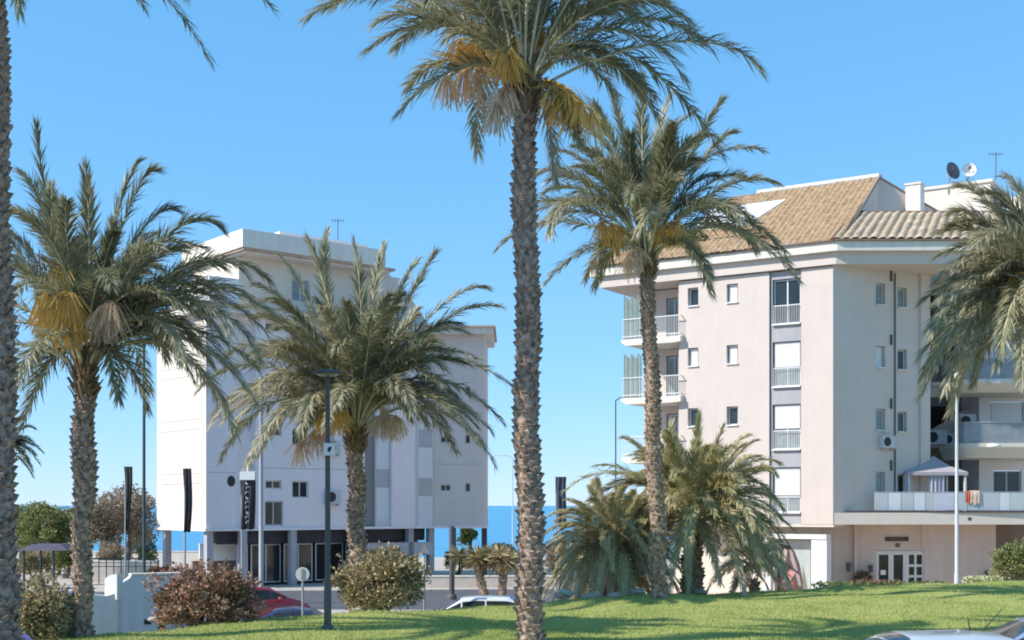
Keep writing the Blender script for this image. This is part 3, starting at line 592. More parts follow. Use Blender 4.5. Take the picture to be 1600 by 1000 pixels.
wall_lamp(1358, .75, 1.05, "intercom"); wall_lamp(1323, .8, 1.15, "letter_box"); wall_lamp(1539, -.05, .75, "meter_cupboard")
m = MB()
for px in (1380, 1437, 1512): m.box(gx(px, 60.8), gx(px, 60.8) + .16, 60.76, 60.9, 3.3, 3.45)
m.build("wall_spotlight", M['metal_brown'], rb)
# terrace parapet of opal glass panels
Tt = F(0, 60.95); xx = gx(1366, 60.95); i = 0
cl = [mat("opal_glass_light", (.66, .67, .70), .35, .05, 3), mat("opal_glass_grey", (.50, .52, .54), .35, .05, 3), mat("opal_glass_lilac", (.56, .56, .64), .35, .05, 3), mat("opal_glass_green", (.52, .56, .55), .35, .05, 3)]
for wpx, c in [(22, 1), (20, 0), (20, 1), (18, 0), (16, 1), (30, 2), (20, 1), (24, 3), (26, 1), (16, 0), (24, 3), (24, 1), (24, 0), (30, 1)]:
    wd = wpx / FPX * 60.95; m = MB(); m.box(xx + .015, xx + wd - .015, 0, .03, 3.78, 4.62, Tt); m.build("parapet_panel", cl[c], rb); xx += wd
m = MB(); m.box(gx(1366, 60.95), xx, -.01, .04, 4.625, 4.66, Tt); m.build("parapet_rail", M['alu'], rb)
# right wing behind: recessed stairwell, balconies, upper walls
W = F(0, 66.6); wx = lambda px: (px - 800) / FPX * 66.6
def zat(py, Y): return CZ - (py - HY) / FPX * Y
m = MB()
hol = [(wx(1552), wx(1596), zat(762, 66.6) - .35, zat(735, 66.6)), (wx(1548), wx(1600), zat(680, 66.6), zat(628, 66.6)), (wx(1552), wx(1600), zat(580, 66.6), zat(530, 66.6))]
m.wall(W, wx(1530), wx(1680), 3.6, 15.4, 0, hol, .2); m.add([W(wx(1530), 0, 3.6), W(wx(1530), 3, 3.6), W(wx(1530), 3, 15.4), W(wx(1530), 0, 15.4)], [(0, 1, 2, 3)])
m.build("wing_wall", M['stucco3'], rb)
window(rb, W, hol[0][0] + .02, hol[0][1] - .02, hol[0][2] + .02, hol[0][3] - .02, .12, div=2, glass='glass', fm='alu', sill=False)
for hq in hol[1:]:
    o = window(rb, W, hq[0] + .02, hq[1] - .02, hq[2] + .02, hq[3] - .02, .12, div=2, glass='glass2', fm='alu', sill=False); shutter(o, W, hq[0] + .08, hq[1] - .08, hq[2] + .06, hq[3] - .08, .10, .08)
m = MB(); Z = F(0, 69.2); m.box((1430 - 800) / FPX * 69.2, (1535 - 800) / FPX * 69.2, 0, .2, 3.6, 15.4, Z); m.build("stairwell_wall", mat("recess_shade_stucco", (.26, .23, .21), .9, .08, 1), rb)  # back wall darkened, recess shade put into its colour
for py0, py1, yy in ((573, 620, 66.4), (415, 460, 66.4)):
    m = MB(); m.box((1438 - 800) / FPX * yy, (1530 - 800) / FPX * yy, yy, yy + .25, zat(py1, yy), zat(py0 + 30, yy)); m.box((1438 - 800) / FPX * yy, (1530 - 800) / FPX * yy, yy - .1, yy + .35, zat(py0 + 30, yy) + .002, zat(py0 + 24, yy))
    m.build("gallery_parapet", M['stucco2'], rb)
m = MB(); m.vprism(F(0, 67.8), [((x_ - 800) / FPX * 67.8, zat(y_, 67.8)) for x_, y_ in ((1455, 672), (1520, 632), (1530, 626), (1530, 700), (1440, 700))], 0, .2); m.build("stair_parapet", mat("grey_stair_stucco", (.5, .48, .46), .9, .06, 2), rb)
m = MB(); m.box((1440 - 800) / FPX * 68.9, (1478 - 800) / FPX * 68.9, 68.9, 69.19, zat(668, 68.9), zat(635, 68.9)); m.build("opening_shade_panel", M['black'], rb); m = MB(); m.box((1440 - 800) / FPX * 68.9, (1530 - 800) / FPX * 68.9, 68.9, 69.19, zat(560, 68.9), zat(440, 68.9)); m.build("opening_shade_panel", M['black'], rb)  # solid black panels, the stairwell's shade painted as colour
# rounded balconies
for k, (pyt, pyb) in enumerate(((592, 612), (692, 715))):
    yy = 63.2; xl = (1502 - 800) / FPX * yy; zt_, zb_ = zat(pyt, yy), zat(pyb, yy); pts = []; pti = []
    for a in np.linspace(0, 1, 7): pts.append((xl + .9 - .9 * math.cos(a * math.pi / 2), yy + 1.0 - 1.0 * math.sin(a * math.pi / 2)))
    pts = [(xl, 66.5)] + pts + [(27, yy - .1), (27, 66.5)]
    m = MB(); nP = len(pts); ctr = Vector((xl + 3, 66, 0))
    lo = [(ctr.x + (p[0] - ctr.x) * .93, ctr.y + (p[1] - ctr.y) * .85, zb_) for p in pts]; hi = [(p[0], p[1], zt_) for p in pts]; mi = [(p[0], p[1], zt_ - .2) for p in pts]
    m.add(lo + mi + hi, [tuple(range(nP - 1, -1, -1)), tuple(range(2 * nP, 3 * nP))] + [(a + b * nP, (a + 1) % nP + b * nP, (a + 1) % nP + (b + 1) * nP, a + (b + 1) * nP) for a in range(nP) for b in (0, 1)])
    ob = m.build("balcony_slab", M['stucco2'], rb)
    m = MB(); q = pts[1:-1]
    for a in range(len(q) - 1):
        m.add([(q[a][0], q[a][1] + .06, zt_ + .03), (q[a + 1][0], q[a + 1][1] + .06, zt_ + .03), (q[a + 1][0], q[a + 1][1] + .06, zt_ + 1.0), (q[a][0], q[a][1] + .06, zt_ + 1.0)], [(0, 1, 2, 3)])
    gp = m.build("balcony_glass", mat("smoked_balcony_glass", (.24, .26, .28), .12, .2, 2, spec=.6), ob)
    m = MB(); m.tube([(p[0], p[1] + .05, zt_ + 1.03) for p in q], .03, 6); m.build("balcony_rail", M['alu'], ob)
    m = MB(); m.lathe(((1552 - 800) / FPX * yy, yy - .12, zt_ - .28), [(.0, 0), (.25, .02), (.34, .1), (.30, .2), (0, .24)], 14); m.build("balcony_lamp", M['white'], ob)
# air conditioners in the stairwell and on the walls
def ac(loc, label, wd=.85, hh=.62, rz=0, group="air conditioning units on the facades", name="air_conditioner"):
    t = thing(name, (0, 0, 0), label, "air conditioner", group); WL[t.name] = Vector((0, 0, 0))
    m = MB(); m.box(-wd / 2, wd / 2, 0, .32, 0, hh); m.build("housing", mat("ac_housing", (.55, .55, .55), .5, .05, 4), t, bevel=.015)
    m = MB(); vs = [(-.16 * wd + .3 * hh * 1.25 * math.cos(a), -.006, hh / 2 + .3 * hh * 1.25 * math.sin(a)) for a in np.linspace(0, 6.283, 21)[:-1]]; m.add(vs, [tuple(range(20))]); m.build("fan_grille", M['dark'], t)
    m = MB(); m.box(-wd * .4, -wd * .36, -.01, .34, -.1, -.002); m.box(wd * .36, wd * .4, -.01, .34, -.1, -.002); m.build("bracket", M['alu'], t)
    t.location = loc; t.rotation_euler.z = rz
    return t
ac(P(1463, 694, 67.0), "larger air conditioner on the left in the stairwell beside the pavilion", 1.15, .75)
ac(P(1485, 695, 67.2), "small dark-fanned air conditioner right beside the larger one in the stairwell", .7, .6)
ac(P(1513, 668, 66.2), "air conditioner hung high at the stair top, left of the rounded balcony", .85, .7)
ac(B(3.2, -.32, 6.78), "air conditioner on the shaded beige wall under a narrow window", .8, .6, math.atan2(2.4, 4.87))

# rooftop things
def dish(px, py, Y, r, label, m_, yaw):
    t = thing("satellite_dish", (0, 0, 0), label, "satellite dish", "satellite dishes on the roof"); 
    m = MB(); m.lathe((0, 0, 0), [(0.01, 0), (r * .5, .05), (r * .85, .15), (r, .24), (r * 1.02, .25), (r * .85, .17), (r * .5, .07), (.01, .02)], 24)
    o = m.build("reflector", m_, t); o.rotation_euler = (R(78), 0, yaw); o.location = (0, 0, r + .3)
    m = MB(); m.tube([(0, .25, -.3), (0, .25, r + .3)], .04, 6); m.tube([(0, .25, r + .3), (0, .05, r + .3)], .04, 6); m.build("mast", M['metal_grey'], t)
    m = MB(); a = Vector((math.sin(yaw) * .5 * r, -.55 * r, r + .45)); m.tube([(0, 0, .3), tuple(a)], .02, 5); m.box(a.x - .06, a.x + .06, a.y - .1, a.y, a.z - .06, a.z + .06); m.build("feed_arm", M['metal_brown'], t)
    t.location = P(px, py, Y)
dish(1484, 292, 69.5, .48, "dark mesh satellite dish on the white penthouse roof", mat("mesh_dish", (.16, .16, .17), .6, .2, 30), .5)
dish(1514, 288, 69.5, .38, "white satellite dish on the penthouse roof, right of the dark one", M['white'], -.2)
def antenna(px, py, py2, Y, label, els=5):
    t = thing("rooftop_antenna", P(px, py, Y), label, "antenna"); m = MB(); a = P(px, py, Y); b_ = P(px, py2, Y); m.tube([a, b_], .025, 6); m.build("mast", M['metal_brown'], t)
    m = MB(); h = b_.z - .1
    m.tube([(b_.x - .35, b_.y, h), (b_.x + .35, b_.y, h)], .015, 5)
    for k in range(els): x = b_.x - .33 + k * .66 / (els - 1); m.tube([(x, b_.y - .3, h - .1), (x, b_.y + .3, h + .1)], .01, 4); m.tube([(x, b_.y, h - .13), (x, b_.y, h + .13)], .01, 4)
    m.build("crossbars", M['metal_brown'], t)
antenna(1556, 282, 238, 69.8, "thin television aerial on the roof behind the satellite dishes")
antenna(528, 376, 342, 77, "small television aerial on the left white building's roof")
# planter greenery on the roof terrace
def leaf_cloud(center, rad, n, rs, size=.08, lump=.35, bottom=-.6, seed=0):
    nl = 9; ld = rs.normal(0, 1, (nl, 3)); ld /= np.linalg.norm(ld, axis=1)[:, None]
    d = rs.normal(0, 1, (n * 3, 3)); d /= np.linalg.norm(d, axis=1)[:, None]; d = d[d[:, 2] > bottom][:n]; n = len(d)
    rr = 1 + lump * (np.max(d @ ld.T, axis=1) - .75); rad_ = rs.uniform(.3, 1.0, n) ** .45 * rr * (1 + .28 * (rs.rand(n) < .06))
    C = np.array(center) + d * rad_[:, None] * np.array(rad)
    D = d * .9 + rs.normal(0, .55, (n, 3)) + np.array([0, 0, .35]); D /= np.linalg.norm(D, axis=1)[:, None]; D *= (size * rs.uniform(.6, 1.5, n))[:, None]
    S = np.cross(D, rs.normal(0, 1, (n, 3))); S /= np.linalg.norm(S, axis=1)[:, None] + 1e-9; S *= (size * .32 * rs.uniform(.7, 1.3, n))[:, None]
    V = np.empty((n, 4, 3)); V[:, 0] = C; V[:, 1] = C + D * .5 + S; V[:, 2] = C + D; V[:, 3] = C + D * .5 - S
    return V.reshape(-1, 3), np.arange(4 * n).reshape(-1, 4), d, rad_
def plant(name, label, cat, center, rad, n, mt, seed, size=.08, base=None, stems=12, group=None, lump=.35, clumps=None, bottom=-.6, tonef=None, shoots=0):
    rs = np.random.RandomState(seed); base = base or Vector((center[0], center[1], center[2] - rad[2] * .8))
    t = thing(name, base, label, cat, group); VV = []; FF = []; TT = []; k = 0
    cl = [(center, rad, n)] if clumps is None else clumps
    for c, r_, nn in cl:
        V, Fc, d, _ = leaf_cloud(c, r_, nn, rs, size, lump, bottom); VV.append(V); FF.append(Fc + k); k += len(V)
        z = (V[:, 2] - center[2]) / rad[2]; ct = rs.uniform(-.12, .12)
        tt = np.repeat(rs.uniform(0, 1, len(Fc)), 4)
        if tonef is not None: tt = np.repeat(tonef(d, rs), 4)
        TT.append(np.clip(tt + ct, 0, 1))
    if shoots:
        VS = []; 
        for i in range(shoots):
            a = rs.uniform(0, 6.28); el_ = rs.uniform(.1, 1.5); dd = np.array([math.cos(a) * math.cos(el_), math.sin(a) * math.cos(el_), math.sin(el_)])
            p0_ = np.array(center) + dd * np.array(rad) * .85; gd = dd + np.array([0, 0, .5]) + rs.normal(0, .3, 3); gd /= np.linalg.norm(gd); gl = rs.uniform(.15, .5) * rad[2]
            for q in range(16):
                c0 = p0_ + gd * gl * q / 15; D_ = gd * .5 + rs.normal(0, .7, 3); D_ /= np.linalg.norm(D_); D_ *= size * rs.uniform(.7, 1.2); S_ = np.cross(D_, rs.normal(0, 1, 3)); S_ /= np.linalg.norm(S_); S_ *= size * .32
                VS += [c0, c0 + D_ * .5 + S_, c0 + D_, c0 + D_ * .5 - S_]
        VS = np.array(VS); VV.append(VS); FF.append(np.arange(len(VS)).reshape(-1, 4) + k); TT.append(np.repeat(rs.uniform(.2, 1, len(VS) // 4), 4)); k += len(VS)
    mb = MB(); mb.v = np.concatenate(VV).tolist(); mb.f = np.concatenate(FF).tolist(); mb.sm = [False] * len(mb.f)
    mb.build("foliage", mt, t, None, np.concatenate(TT).tolist())
    sm_ = MB()
    for i in range(stems):
        c, r_, _ = cl[i % len(cl)]; e = Vector(c) + Vector((rs.normal() * r_[0] * .4, rs.normal() * r_[1] * .4, rs.uniform(-.1, .5) * r_[2]))
        b0 = base + Vector((rs.normal() * .08, rs.normal() * .08, -.1)); md = b0.lerp(e, .5) + Vector((rs.normal() * .1, rs.normal() * .1, .1 * r_[2]))
        sm_.tube([b0, md, e], [.035, .022, .008], 5)
    sm_.build("stems", M['bark'], t)
    return t
LG = leafmat("hedge_leaves", [(.04, .07, .02), (.10, .14, .04), (.20, .22, .08)])
c = A(-9.2, .9, 17.75)
plant("terrace_shrub", "low green hedge growing along the edge of the brown tiled roof terrace", "shrub", c, (1.6, .9, .45), 2600, LG, 5, .1, clumps=[(A(x, 1.0, 17.6 + .15 * math.sin(x * 3)), (.5, .4, .38), 500) for x in (-10.8, -10.1, -9.4, -8.7, -8.0, -7.4)])

# pavilion, towels on the terrace
pv = thing("garden_pavilion", P(1465, 800, 62.6), "lilac fabric pavilion with a pointed roof standing on the terrace", "pavilion")
Y = 62.6; zb = 3.68; ze = zat(738, Y); za = zat(713, 64); xa, xb = (1411 - 800) / FPX * Y, (1506 - 800) / FPX * Y; ya, yb = 62.0, 64.8
m = MB(); ap = Vector(((xa + xb) / 2 + .25, (ya + yb) / 2, za)); cs = [Vector((xa, ya, ze)), Vector((xb, ya, ze)), Vector((xb, yb, ze)), Vector((xa, yb, ze))]
for i in range(4):
    a, b_ = cs[i], cs[(i + 1) % 4]; mid = [a.lerp(b_, u) for u in np.linspace(0, 1, 7)]
    up1 = [p.lerp(ap, .5) - Vector((0, 0, .12)) for p in mid]
    m.add(mid + up1 + [ap], [(k, k + 1, 8 + k, 7 + k) for k in range(6)] + [(7 + k, 8 + k, 14) for k in range(6)], True)
    m.add([a, b_, b_ - Vector((0, 0, .16)), a - Vector((0, 0, .16))], [(0, 1, 2, 3)])
m.build("canopy", mat("lilac_canvas", (.42, .37, .39), .85, .06, 3), pv)
for p in [(xa + .12, ya + .1), (xb - .12, ya + .1), (xb - .12, yb - .1), (xa + .12, yb - .1)]:
    m = MB(); m.box(p[0] - .05, p[0] + .05, p[1] - .05, p[1] + .05, zb, ze); m.build("post", M['trim'], pv)
for (pa, pb) in ((1414, 1424), (1453, 1478)):
    m = MB(); n_ = 14; a = (pa - 800) / FPX * ya; b_ = (pb - 800) / FPX * ya; vs = []
    for i in range(n_ + 1): x = a + (b_ - a) * i / n_; o_ = .06 * math.sin(i * 1.9); vs += [(x, ya + .12 + o_, zb), (x, ya + .12 + o_, ze - .1)]
    m.add(vs, [(2 * i, 2 * i + 2, 2 * i + 3, 2 * i + 1) for i in range(n_)], True); m.build("curtain", mat("lilac_curtain", (.52, .49, .54), .85, .06, 3), pv)
m = MB(); 
tw = thing("beach_towels", P(1517, 792, 60.9), "reddish and beige towels draped over the terrace parapet", "towels")
for (a, b_, z0, colr, nm, dy) in ((1509, 1517, 4.12, (.5, .12, .07), "red_towel", 0), (1516, 1530, 4.08, (.62, .45, .36), "beige_towel", .02)):
    m = MB(); n_ = 10; vs = []; x0_, x1_ = (a - 800) / FPX * 60.88, (b_ - 800) / FPX * 60.88
    prof = [(60.90 - dy, z0), (60.905 - dy, 4.4), (60.915 - dy, 4.67), (60.96, 4.70 + dy), (61.0 + dy, 4.67), (61.02 + dy, z0 + .1)]
    for i in range(n_ + 1):
        x = x0_ + (x1_ - x0_) * i / n_
        for k, (yy, zz) in enumerate(prof): vs.append((x + .02 * math.sin(k), yy - .012 * math.sin(i * 1.3) * (k < 3), zz + (.05 * math.sin(i * .9) if k == 0 else 0)))
    q = len(prof); m.add(vs, [(i * q + k, (i + 1) * q + k, (i + 1) * q + k + 1, i * q + k + 1) for i in range(n_) for k in range(q - 1)], True)
    m.build(nm, mat(nm, colr, .95, .2, 9), tw)
# painted panel (abstract poster in the photo's colours)
pn = thing("painted_panel", A(-2.5, .9, -.55), "tall dark poster panel with pink and pale shapes in the white niche", "poster")
m = MB(); m.box(-3.12, -1.3, .55, .62, -.5, 2.3, A); m.build("backboard", mat("poster_grey", (.42, .45, .43), .6, .08, 3), pn)
def flat(name, pts, colr, y):
    m = MB(); m.vprism(A, pts, y, y + .004); m.build(name, mat(name, colr, .6, .15, 5), pn)
flat("dark_shape", [(-2.98, -.3), (-1.62, -.3), (-1.7, .5), (-1.85, 1.2), (-2.1, 1.8), (-2.35, 2.05), (-2.98, 2.15)], (.10, .065, .06), .545)
flat("pink_shape", [(-2.7, .25), (-2.3, .35), (-2.05, .75), (-2.1, 1.0), (-2.4, .8), (-2.7, .45)], (.60, .26, .25), .540)
flat("pale_shape", [(-2.85, 1.45), (-2.6, 1.95), (-2.45, 1.8), (-2.55, 1.3), (-2.7, .95)], (.45, .36, .33), .539)
flat("red_shape", [(-2.6, -.05), (-2.2, .0), (-2.1, .3), (-2.35, .25)], (.32, .08, .08), .538)
flat("lilac_shape", [(-2.35, 1.9), (-2.2, 1.75), (-1.85, .6), (-1.75, .1), (-1.88, .1), (-2.1, .9), (-2.3, 1.4)], (.33, .28, .30), .5385)
flat("green_shape", [(-1.66, -.45), (-1.4, -.45), (-1.5, .3), (-1.68, 1.1)], (.18, .2, .14), .5375)
# small plants / pots at entrance
pt = thing("potted_plant", (gx(1344), 61.9, -.55), "brown rounded pot plant beside the entrance door", "potted plant"); cpt = Vector((gx(1344), 61.9, -.55))
m = MB(); m.lathe(cpt, [(.18, 0), (.28, .1), (.36, .5), (.38, .62), (.33, .62), (.31, .55)], 16); m.build("pot", mat("terracotta", (.3, .14, .09), .8, .15, 5), pt)
V, Fc, _, _ = leaf_cloud(cpt + Vector((0, 0, .95)), (.42, .4, .4), 500, np.random.RandomState(4), .12); m = MB(); m.v = V.tolist(); m.f = Fc.tolist(); m.sm = [False] * len(Fc)
m.build("foliage", mat("brown_green_leaves", (.14, .10, .06), .7, .4, 9), pt)

# ------------------------------------------------------------------ left apartment block
Lf = F(-16.66, 69.7, math.atan2(9.7, 11.7)); LS = F(-16.66, 69.7, math.atan2(9.7, 11.7) + math.pi / 2)
lb = thing("apartment_building", (-16.66, 69.7, -.55), "white apartment block on dark columns with stepped terraces, at the left by the sea", "building")
zB = 2.75; zT = 14.6
hl = []
LW = [(3.63, 4.65, 8.42, 7.95), (5.35, 6.4, 8.4, 7.45)]
for (a, b_, zt_, zb_) in LW:
    for k in (-3.0, 0, 3.0, 5.9): hl.append((a, b_, zb_ + k, zt_ + k))
hl.append((3.6, 4.75, 2.87, 4.25))
lw_ = MB(); lw_.wall(Lf, 0, 1.84, zB, zT, 0, [], .2); lw_.wall(Lf, 3.03, 10.25, zB, zT, 0, hl, .2)
lw_.wall(Lf, 1.84, 3.03, zB, zT, .35, [], .2); lw_.add([Lf(1.84, 0, zB), Lf(1.84, .35, zB), Lf(1.84, .35, zT), Lf(1.84, 0, zT)], [(0, 1, 2, 3)]); lw_.add([Lf(3.03, 0, zB), Lf(3.03, .35, zB), Lf(3.03, .35, zT), Lf(3.03, 0, zT)], [(0, 1, 2, 3)])
lw_.build("front_wall", M['stucco3'], lb)  # front face tinted apart from the side, its shade put into the colour
m = MB(); m.add([Lf(0, 0, zB), Lf(0, 6.3, zB), Lf(0, 6.3, zT), Lf(0, 0, zT)], [(0, 1, 2, 3)]); m.build("side_wall", M['stucco2'], lb)  # same block's sunlit face, cream light put into the colour
JM = mat("joint_line_grey", (.5, .47, .46), .9, .05)  # even grey for the thin floor lines
def joint(x0, x1, y0, y1, z, h, fr): m = MB(); m.box(x0, x1, y0, y1, z, z + h, fr); m.build("floor_joint", JM, lb)
for k in range(4):   # thin string lines at each floor
    z = 5.75 + 3 * k
    joint(-.012, 0.001, .7, 5.6, z, .05, Lf); joint(-.012, 0.001, .7, 5.6, z - .55, .05, Lf); joint(3.1, 10.2, -.01, .001, z + .35, .04, Lf); joint(.05, 1.8, -.01, .001, z + .05, .04, Lf)
m = MB(); bays = [(10.25, 11.16, .35, .62), (11.16, 12.2, .28, .1), (12.2, 14.0, 0, 0), (14.0, 15.2, -.12, 0)]
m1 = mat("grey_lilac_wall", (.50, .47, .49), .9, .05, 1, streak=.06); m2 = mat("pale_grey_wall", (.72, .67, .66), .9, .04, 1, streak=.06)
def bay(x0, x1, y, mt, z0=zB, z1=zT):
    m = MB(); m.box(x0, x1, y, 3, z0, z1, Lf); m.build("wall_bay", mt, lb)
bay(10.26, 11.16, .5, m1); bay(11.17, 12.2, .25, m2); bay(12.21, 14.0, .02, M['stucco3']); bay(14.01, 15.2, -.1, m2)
for (x0, x1, y) in ((11.25, 12.15, .25), (14.1, 15.1, -.1)):
    for k in range(4):
        z = 3.2 + 3 * k - (.5 if x0 > 13 else 0)
        m = MB(); m.box(x0, x1, y - .03, y - .002, z + 1.9, z + 3.0, Lf); m.build("spandrel_panel", m1, lb)
        m = MB(); m.box(x0, x1, y - .025, y - .002, max(z, zB), z + 1.88, Lf); m.build("roller_shutter", M['shutter'], lb)
# block facing the camera on the right
Rx = F(-4.96, 79.4); cm = mat("warm_grey_shade_stucco", (.68, .60, .56), .9, .03, 1, .2, 30, streak=.02)  # this face's warm grey shade put into the stucco colour
hr = []
for k in (-3, 0, 3): hr += [(.53, 1.15, 7.9 + k, 8.3 + k), (2.06, 2.38, 7.85 + k, 8.4 + k)]
m = MB(); m.wall(Rx, -.1, 3.17, zB, zT, 0, hr, .2)
arc = [(3.17 + .18 * math.sin(a), .18 - .18 * math.cos(a)) for a in np.linspace(0, math.pi / 2, 5)]
m.add([Rx(p[0], p[1], z) for z in (zB, zT) for p in arc], [(i, i + 1, i + 6, i + 5) for i in range(4)], True)
m.add([Rx(3.35, .18, zB), Rx(3.35, 6, zB), Rx(3.35, 6, zT), Rx(3.35, .18, zT)], [(0, 1, 2, 3)])
m.build("right_wall", cm, lb)
joint(.1, 3.1, -.012, -.001, 6.55, .05, Rx); joint(.1, 3.1, -.012, -.001, 9.75, .05, Rx)
core = MB(); core.prism([(p[0], p[1]) for p in [Lf(.1, .4, 0), Lf(10.2, .4, 0), Lf(15.0, .6, 0), Rx(0, .25, 0), Rx(3.1, .25, 0), Rx(3.1, 6, 0), Lf(11, 12, 0), Lf(.1, 6.2, 0)]], zB + .02, zT - .02); core.build("inner_walls", M['core'], lb)
for h_ in hr: window(lb, Rx, h_[0] + .01, h_[1] - .01, h_[2] + .01, h_[3] - .01, .12, div=2 if h_[1] - h_[0] > .4 else 1, fw=.04, fm='trim', sill=False)
for h_ in hl: window(lb, Lf, h_[0] + .01, h_[1] - .01, h_[2] + .01, h_[3] - .01, .12, div=2, fw=.05, fm='trim' if h_[3] > 4.4 else 'alu', sill=False)
# round ventilation window on the left bay
m = MB(); cc = [Lf(1.5 + .24 * math.cos(a), -.03, 5.35 + .3 * math.sin(a)) for a in np.linspace(0, 6.283, 17)[:-1]]; cb = [Lf(1.5 + .24 * math.cos(a), 0.01, 5.35 + .3 * math.sin(a)) for a in np.linspace(0, 6.283, 17)[:-1]]
m.add(cc + cb, [tuple(range(16))] + [(i, 16 + i, 16 + (i + 1) % 16, (i + 1) % 16) for i in range(16)]); m.build("round_vent", M['dark'], lb)
ac(Lf(7.9, -.34, 4.1), "lower air conditioner on the left white building behind the lamp post", .95, .8, math.atan2(9.7, 11.7))
ac(Lf(7.9, -.34, 7.0), "upper air conditioner on the left white building behind the small square sign", .95, .8, math.atan2(9.7, 11.7))
# roof eave with tiled edge
m = MB(); pe = [Lf(-.5, -.6, 0), Lf(10.3, -.6, 0), Lf(15.4, -.5, 0), Rx(.2, -.7, 0), Rx(3.8, -.7, 0), Rx(3.8, 6.5, 0), Lf(11, 12.5, 0), Lf(-.5, 6.9, 0)]
m.prism([(p[0], p[1]) for p in pe], 14.58, 14.95); m.build("eave", M['trim'], lb)
m = MB(); m.prism([(p[0], p[1]) for p in [Lf(-.6, -.7, 0), Lf(10.3, -.7, 0), Lf(15.4, -.6, 0), Rx(.2, -.85, 0), Rx(3.95, -.85, 0), Rx(3.95, 6.6, 0), Lf(11, 12.6, 0), Lf(-.6, 7, 0)]], 14.955, 15.07); m.build("roof_edge_tiles", M['tile3'], lb)
# attic and penthouse
m = MB(); m.wall(Lf, 2.6, 13.6, 15.07, 18.1, 1.2, [(6, 7.2, 15.9, 17.2)], .2); m.add([Lf(2.6, 1.2, 15.07), Lf(2.6, 7, 15.07), Lf(2.6, 7, 18.1), Lf(2.6, 1.2, 18.1)], [(0, 1, 2, 3)]); m.build("attic_wall", M['stucco2'], lb)
m = MB(); m.prism([(p[0], p[1]) for p in [Lf(2.8, 1.45, 0), Lf(13.5, 1.45, 0), Lf(13.5, 7, 0), Lf(2.8, 6.9, 0)]], 15.08, 18.05); m.build("attic_core", M['core'], lb)
for (a, b_, z0, z1_) in ((6, 7.2, 15.9, 17.2),): window(lb, Lf, a + .01, b_ - .01, z0 + .01, z1_ - .01, 1.3, div=2, glass='glass2', fm='trim', sill=False)
m = MB(); m.box(2.2, 12.4, -.1, 7.4, 18.22, 18.352, Lf); m.build("attic_eave", M['tile3'], lb); m = MB(); m.box(2.4, 12.2, .1, 7.3, 18.1, 18.219, Lf); m.build("attic_cornice", M['trim'], lb)
m = MB(); m.box(2.1, 11.6, -.2, 7.45, 18.355, 19.35, Lf); m.build("roof_parapet", M['trim'], lb)
m = MB(); m.box(5.2, 11.3, 1.2, 6.4, 19.355, 19.85, Lf); m.build("lift_housing", M['stucco3'], lb)
m = MB(); m.vprism(Lf, [(11.7, 18.09), (11.7, 18.9), (13.2, 17.7), (14.6, 16.5), (15.6, 15.3), (15.6, 15.075), (11.7, 15.075)], .9, 6.5); m.build("stepped_terrace_wall", cm, lb)
m = MB(); m.box(.3, 2.1, .25, .4, 15.075, 16.6, Lf); m.box(.25, .4, .41, 5, 15.075, 16.6, Lf); m.build("terrace_parapet", M['white'], lb)
# underside and ground floor
m = MB(); m.prism([(p[0], p[1]) for p in pe[:3] + [Rx(-.1, .01, 0), Rx(3.3, .01, 0), Rx(3.3, 6, 0), Lf(11, 12, 0), Lf(0, 6.3, 0)]], 2.52, 2.745); 
m2_ = MB(); m2_.prism([(p[0], p[1]) for p in [Lf(-.1, -.12, 0), Lf(15.3, -.2, 0), Rx(-.1, -.1, 0), Rx(3.4, -.02, 0), Rx(3.4, 6.1, 0), Lf(11, 12.1, 0), Lf(-.1, 6.4, 0)]], 2.60, 2.745); m2_.build("floor_slab", M['stucco3'], lb)
m = MB(); m.box(.9, 15.0, .5, .7, 1.85, 2.595, Lf); m.build("shop_fascia", M['band'], lb)
m = MB(); m.box(9.6, 15.2, -.05, .45, .95, 1.75, Lf); m.build("shop_awning_box", mat("pale_awning", (.5, .48, .47), .8, .08, 2), lb)
m = MB(); m.prism([(p[0], p[1]) for p in [Lf(3.2, 1.3, 0), Lf(15, 1.3, 0), Lf(14.5, 6, 0), Lf(3.2, 6, 0)]], -.55, 2.59); m.build("shop_wall", mat("interior_shade_wall", (.07, .065, .065), .8, .2, 1), lb)  # shade of the shop interior put into the wall colour
for (a, b_, gm_) in ((2.3, 3.0, 'alu'), (3.2, 5.1, 'glass'), (5.3, 7.2, 'glass'), (7.4, 9.3, 'black'), (9.5, 12.2, 'black'), (12.4, 14.8, 'glass')):  # black panes carry the interior's shade in their colour
    o = window(lb, Lf, a, b_, -.4, 1.8, .9, div=2 if b_ - a > 1.5 else 1, glass=gm_, fm='alu', fw=.07, sill=False)
m = MB()
for (a, y_) in ((.15, .2), (.15, 5.8), (1.9, .25), (4.0, .1), (8.9, .1), (12.0, .1), (14.9, .2)): pass
for (a, y_) in ((.15, .2), (.2, 5.6), (2.0, -.2), (5.2, -.1), (9.3, -.05), (13.4, -.05), (15.0, 0)):
    m = MB(); m.box(a, a + .38, y_, y_ + .38, -.55, 2.597, Lf); m.build("column", mat("grey_column", (.42, .40, .42), .85, .06, 2, streak=.08), lb)
for (a, y_) in ((1.1, .6), (3.0, 3)):
    m = MB(); m.box(a, a + .35, y_, y_ + .35, -.55, 2.597, Rx); m.build("column", mat("dark_column", (.12, .11, .12), .8, .1, 2), lb)
m = MB(); m.box(.4, 2.6, 1.6, 1.7, .9, 1.9, Lf); m.build("shop_banner", M['white'], lb)
m = MB(); m.box(.3, 1.9, 2.2, 2.4, -.55, .9, Lf); m.build("shop_counter", mat("brown_panel", (.2, .13, .1), .7, .2, 2), lb)

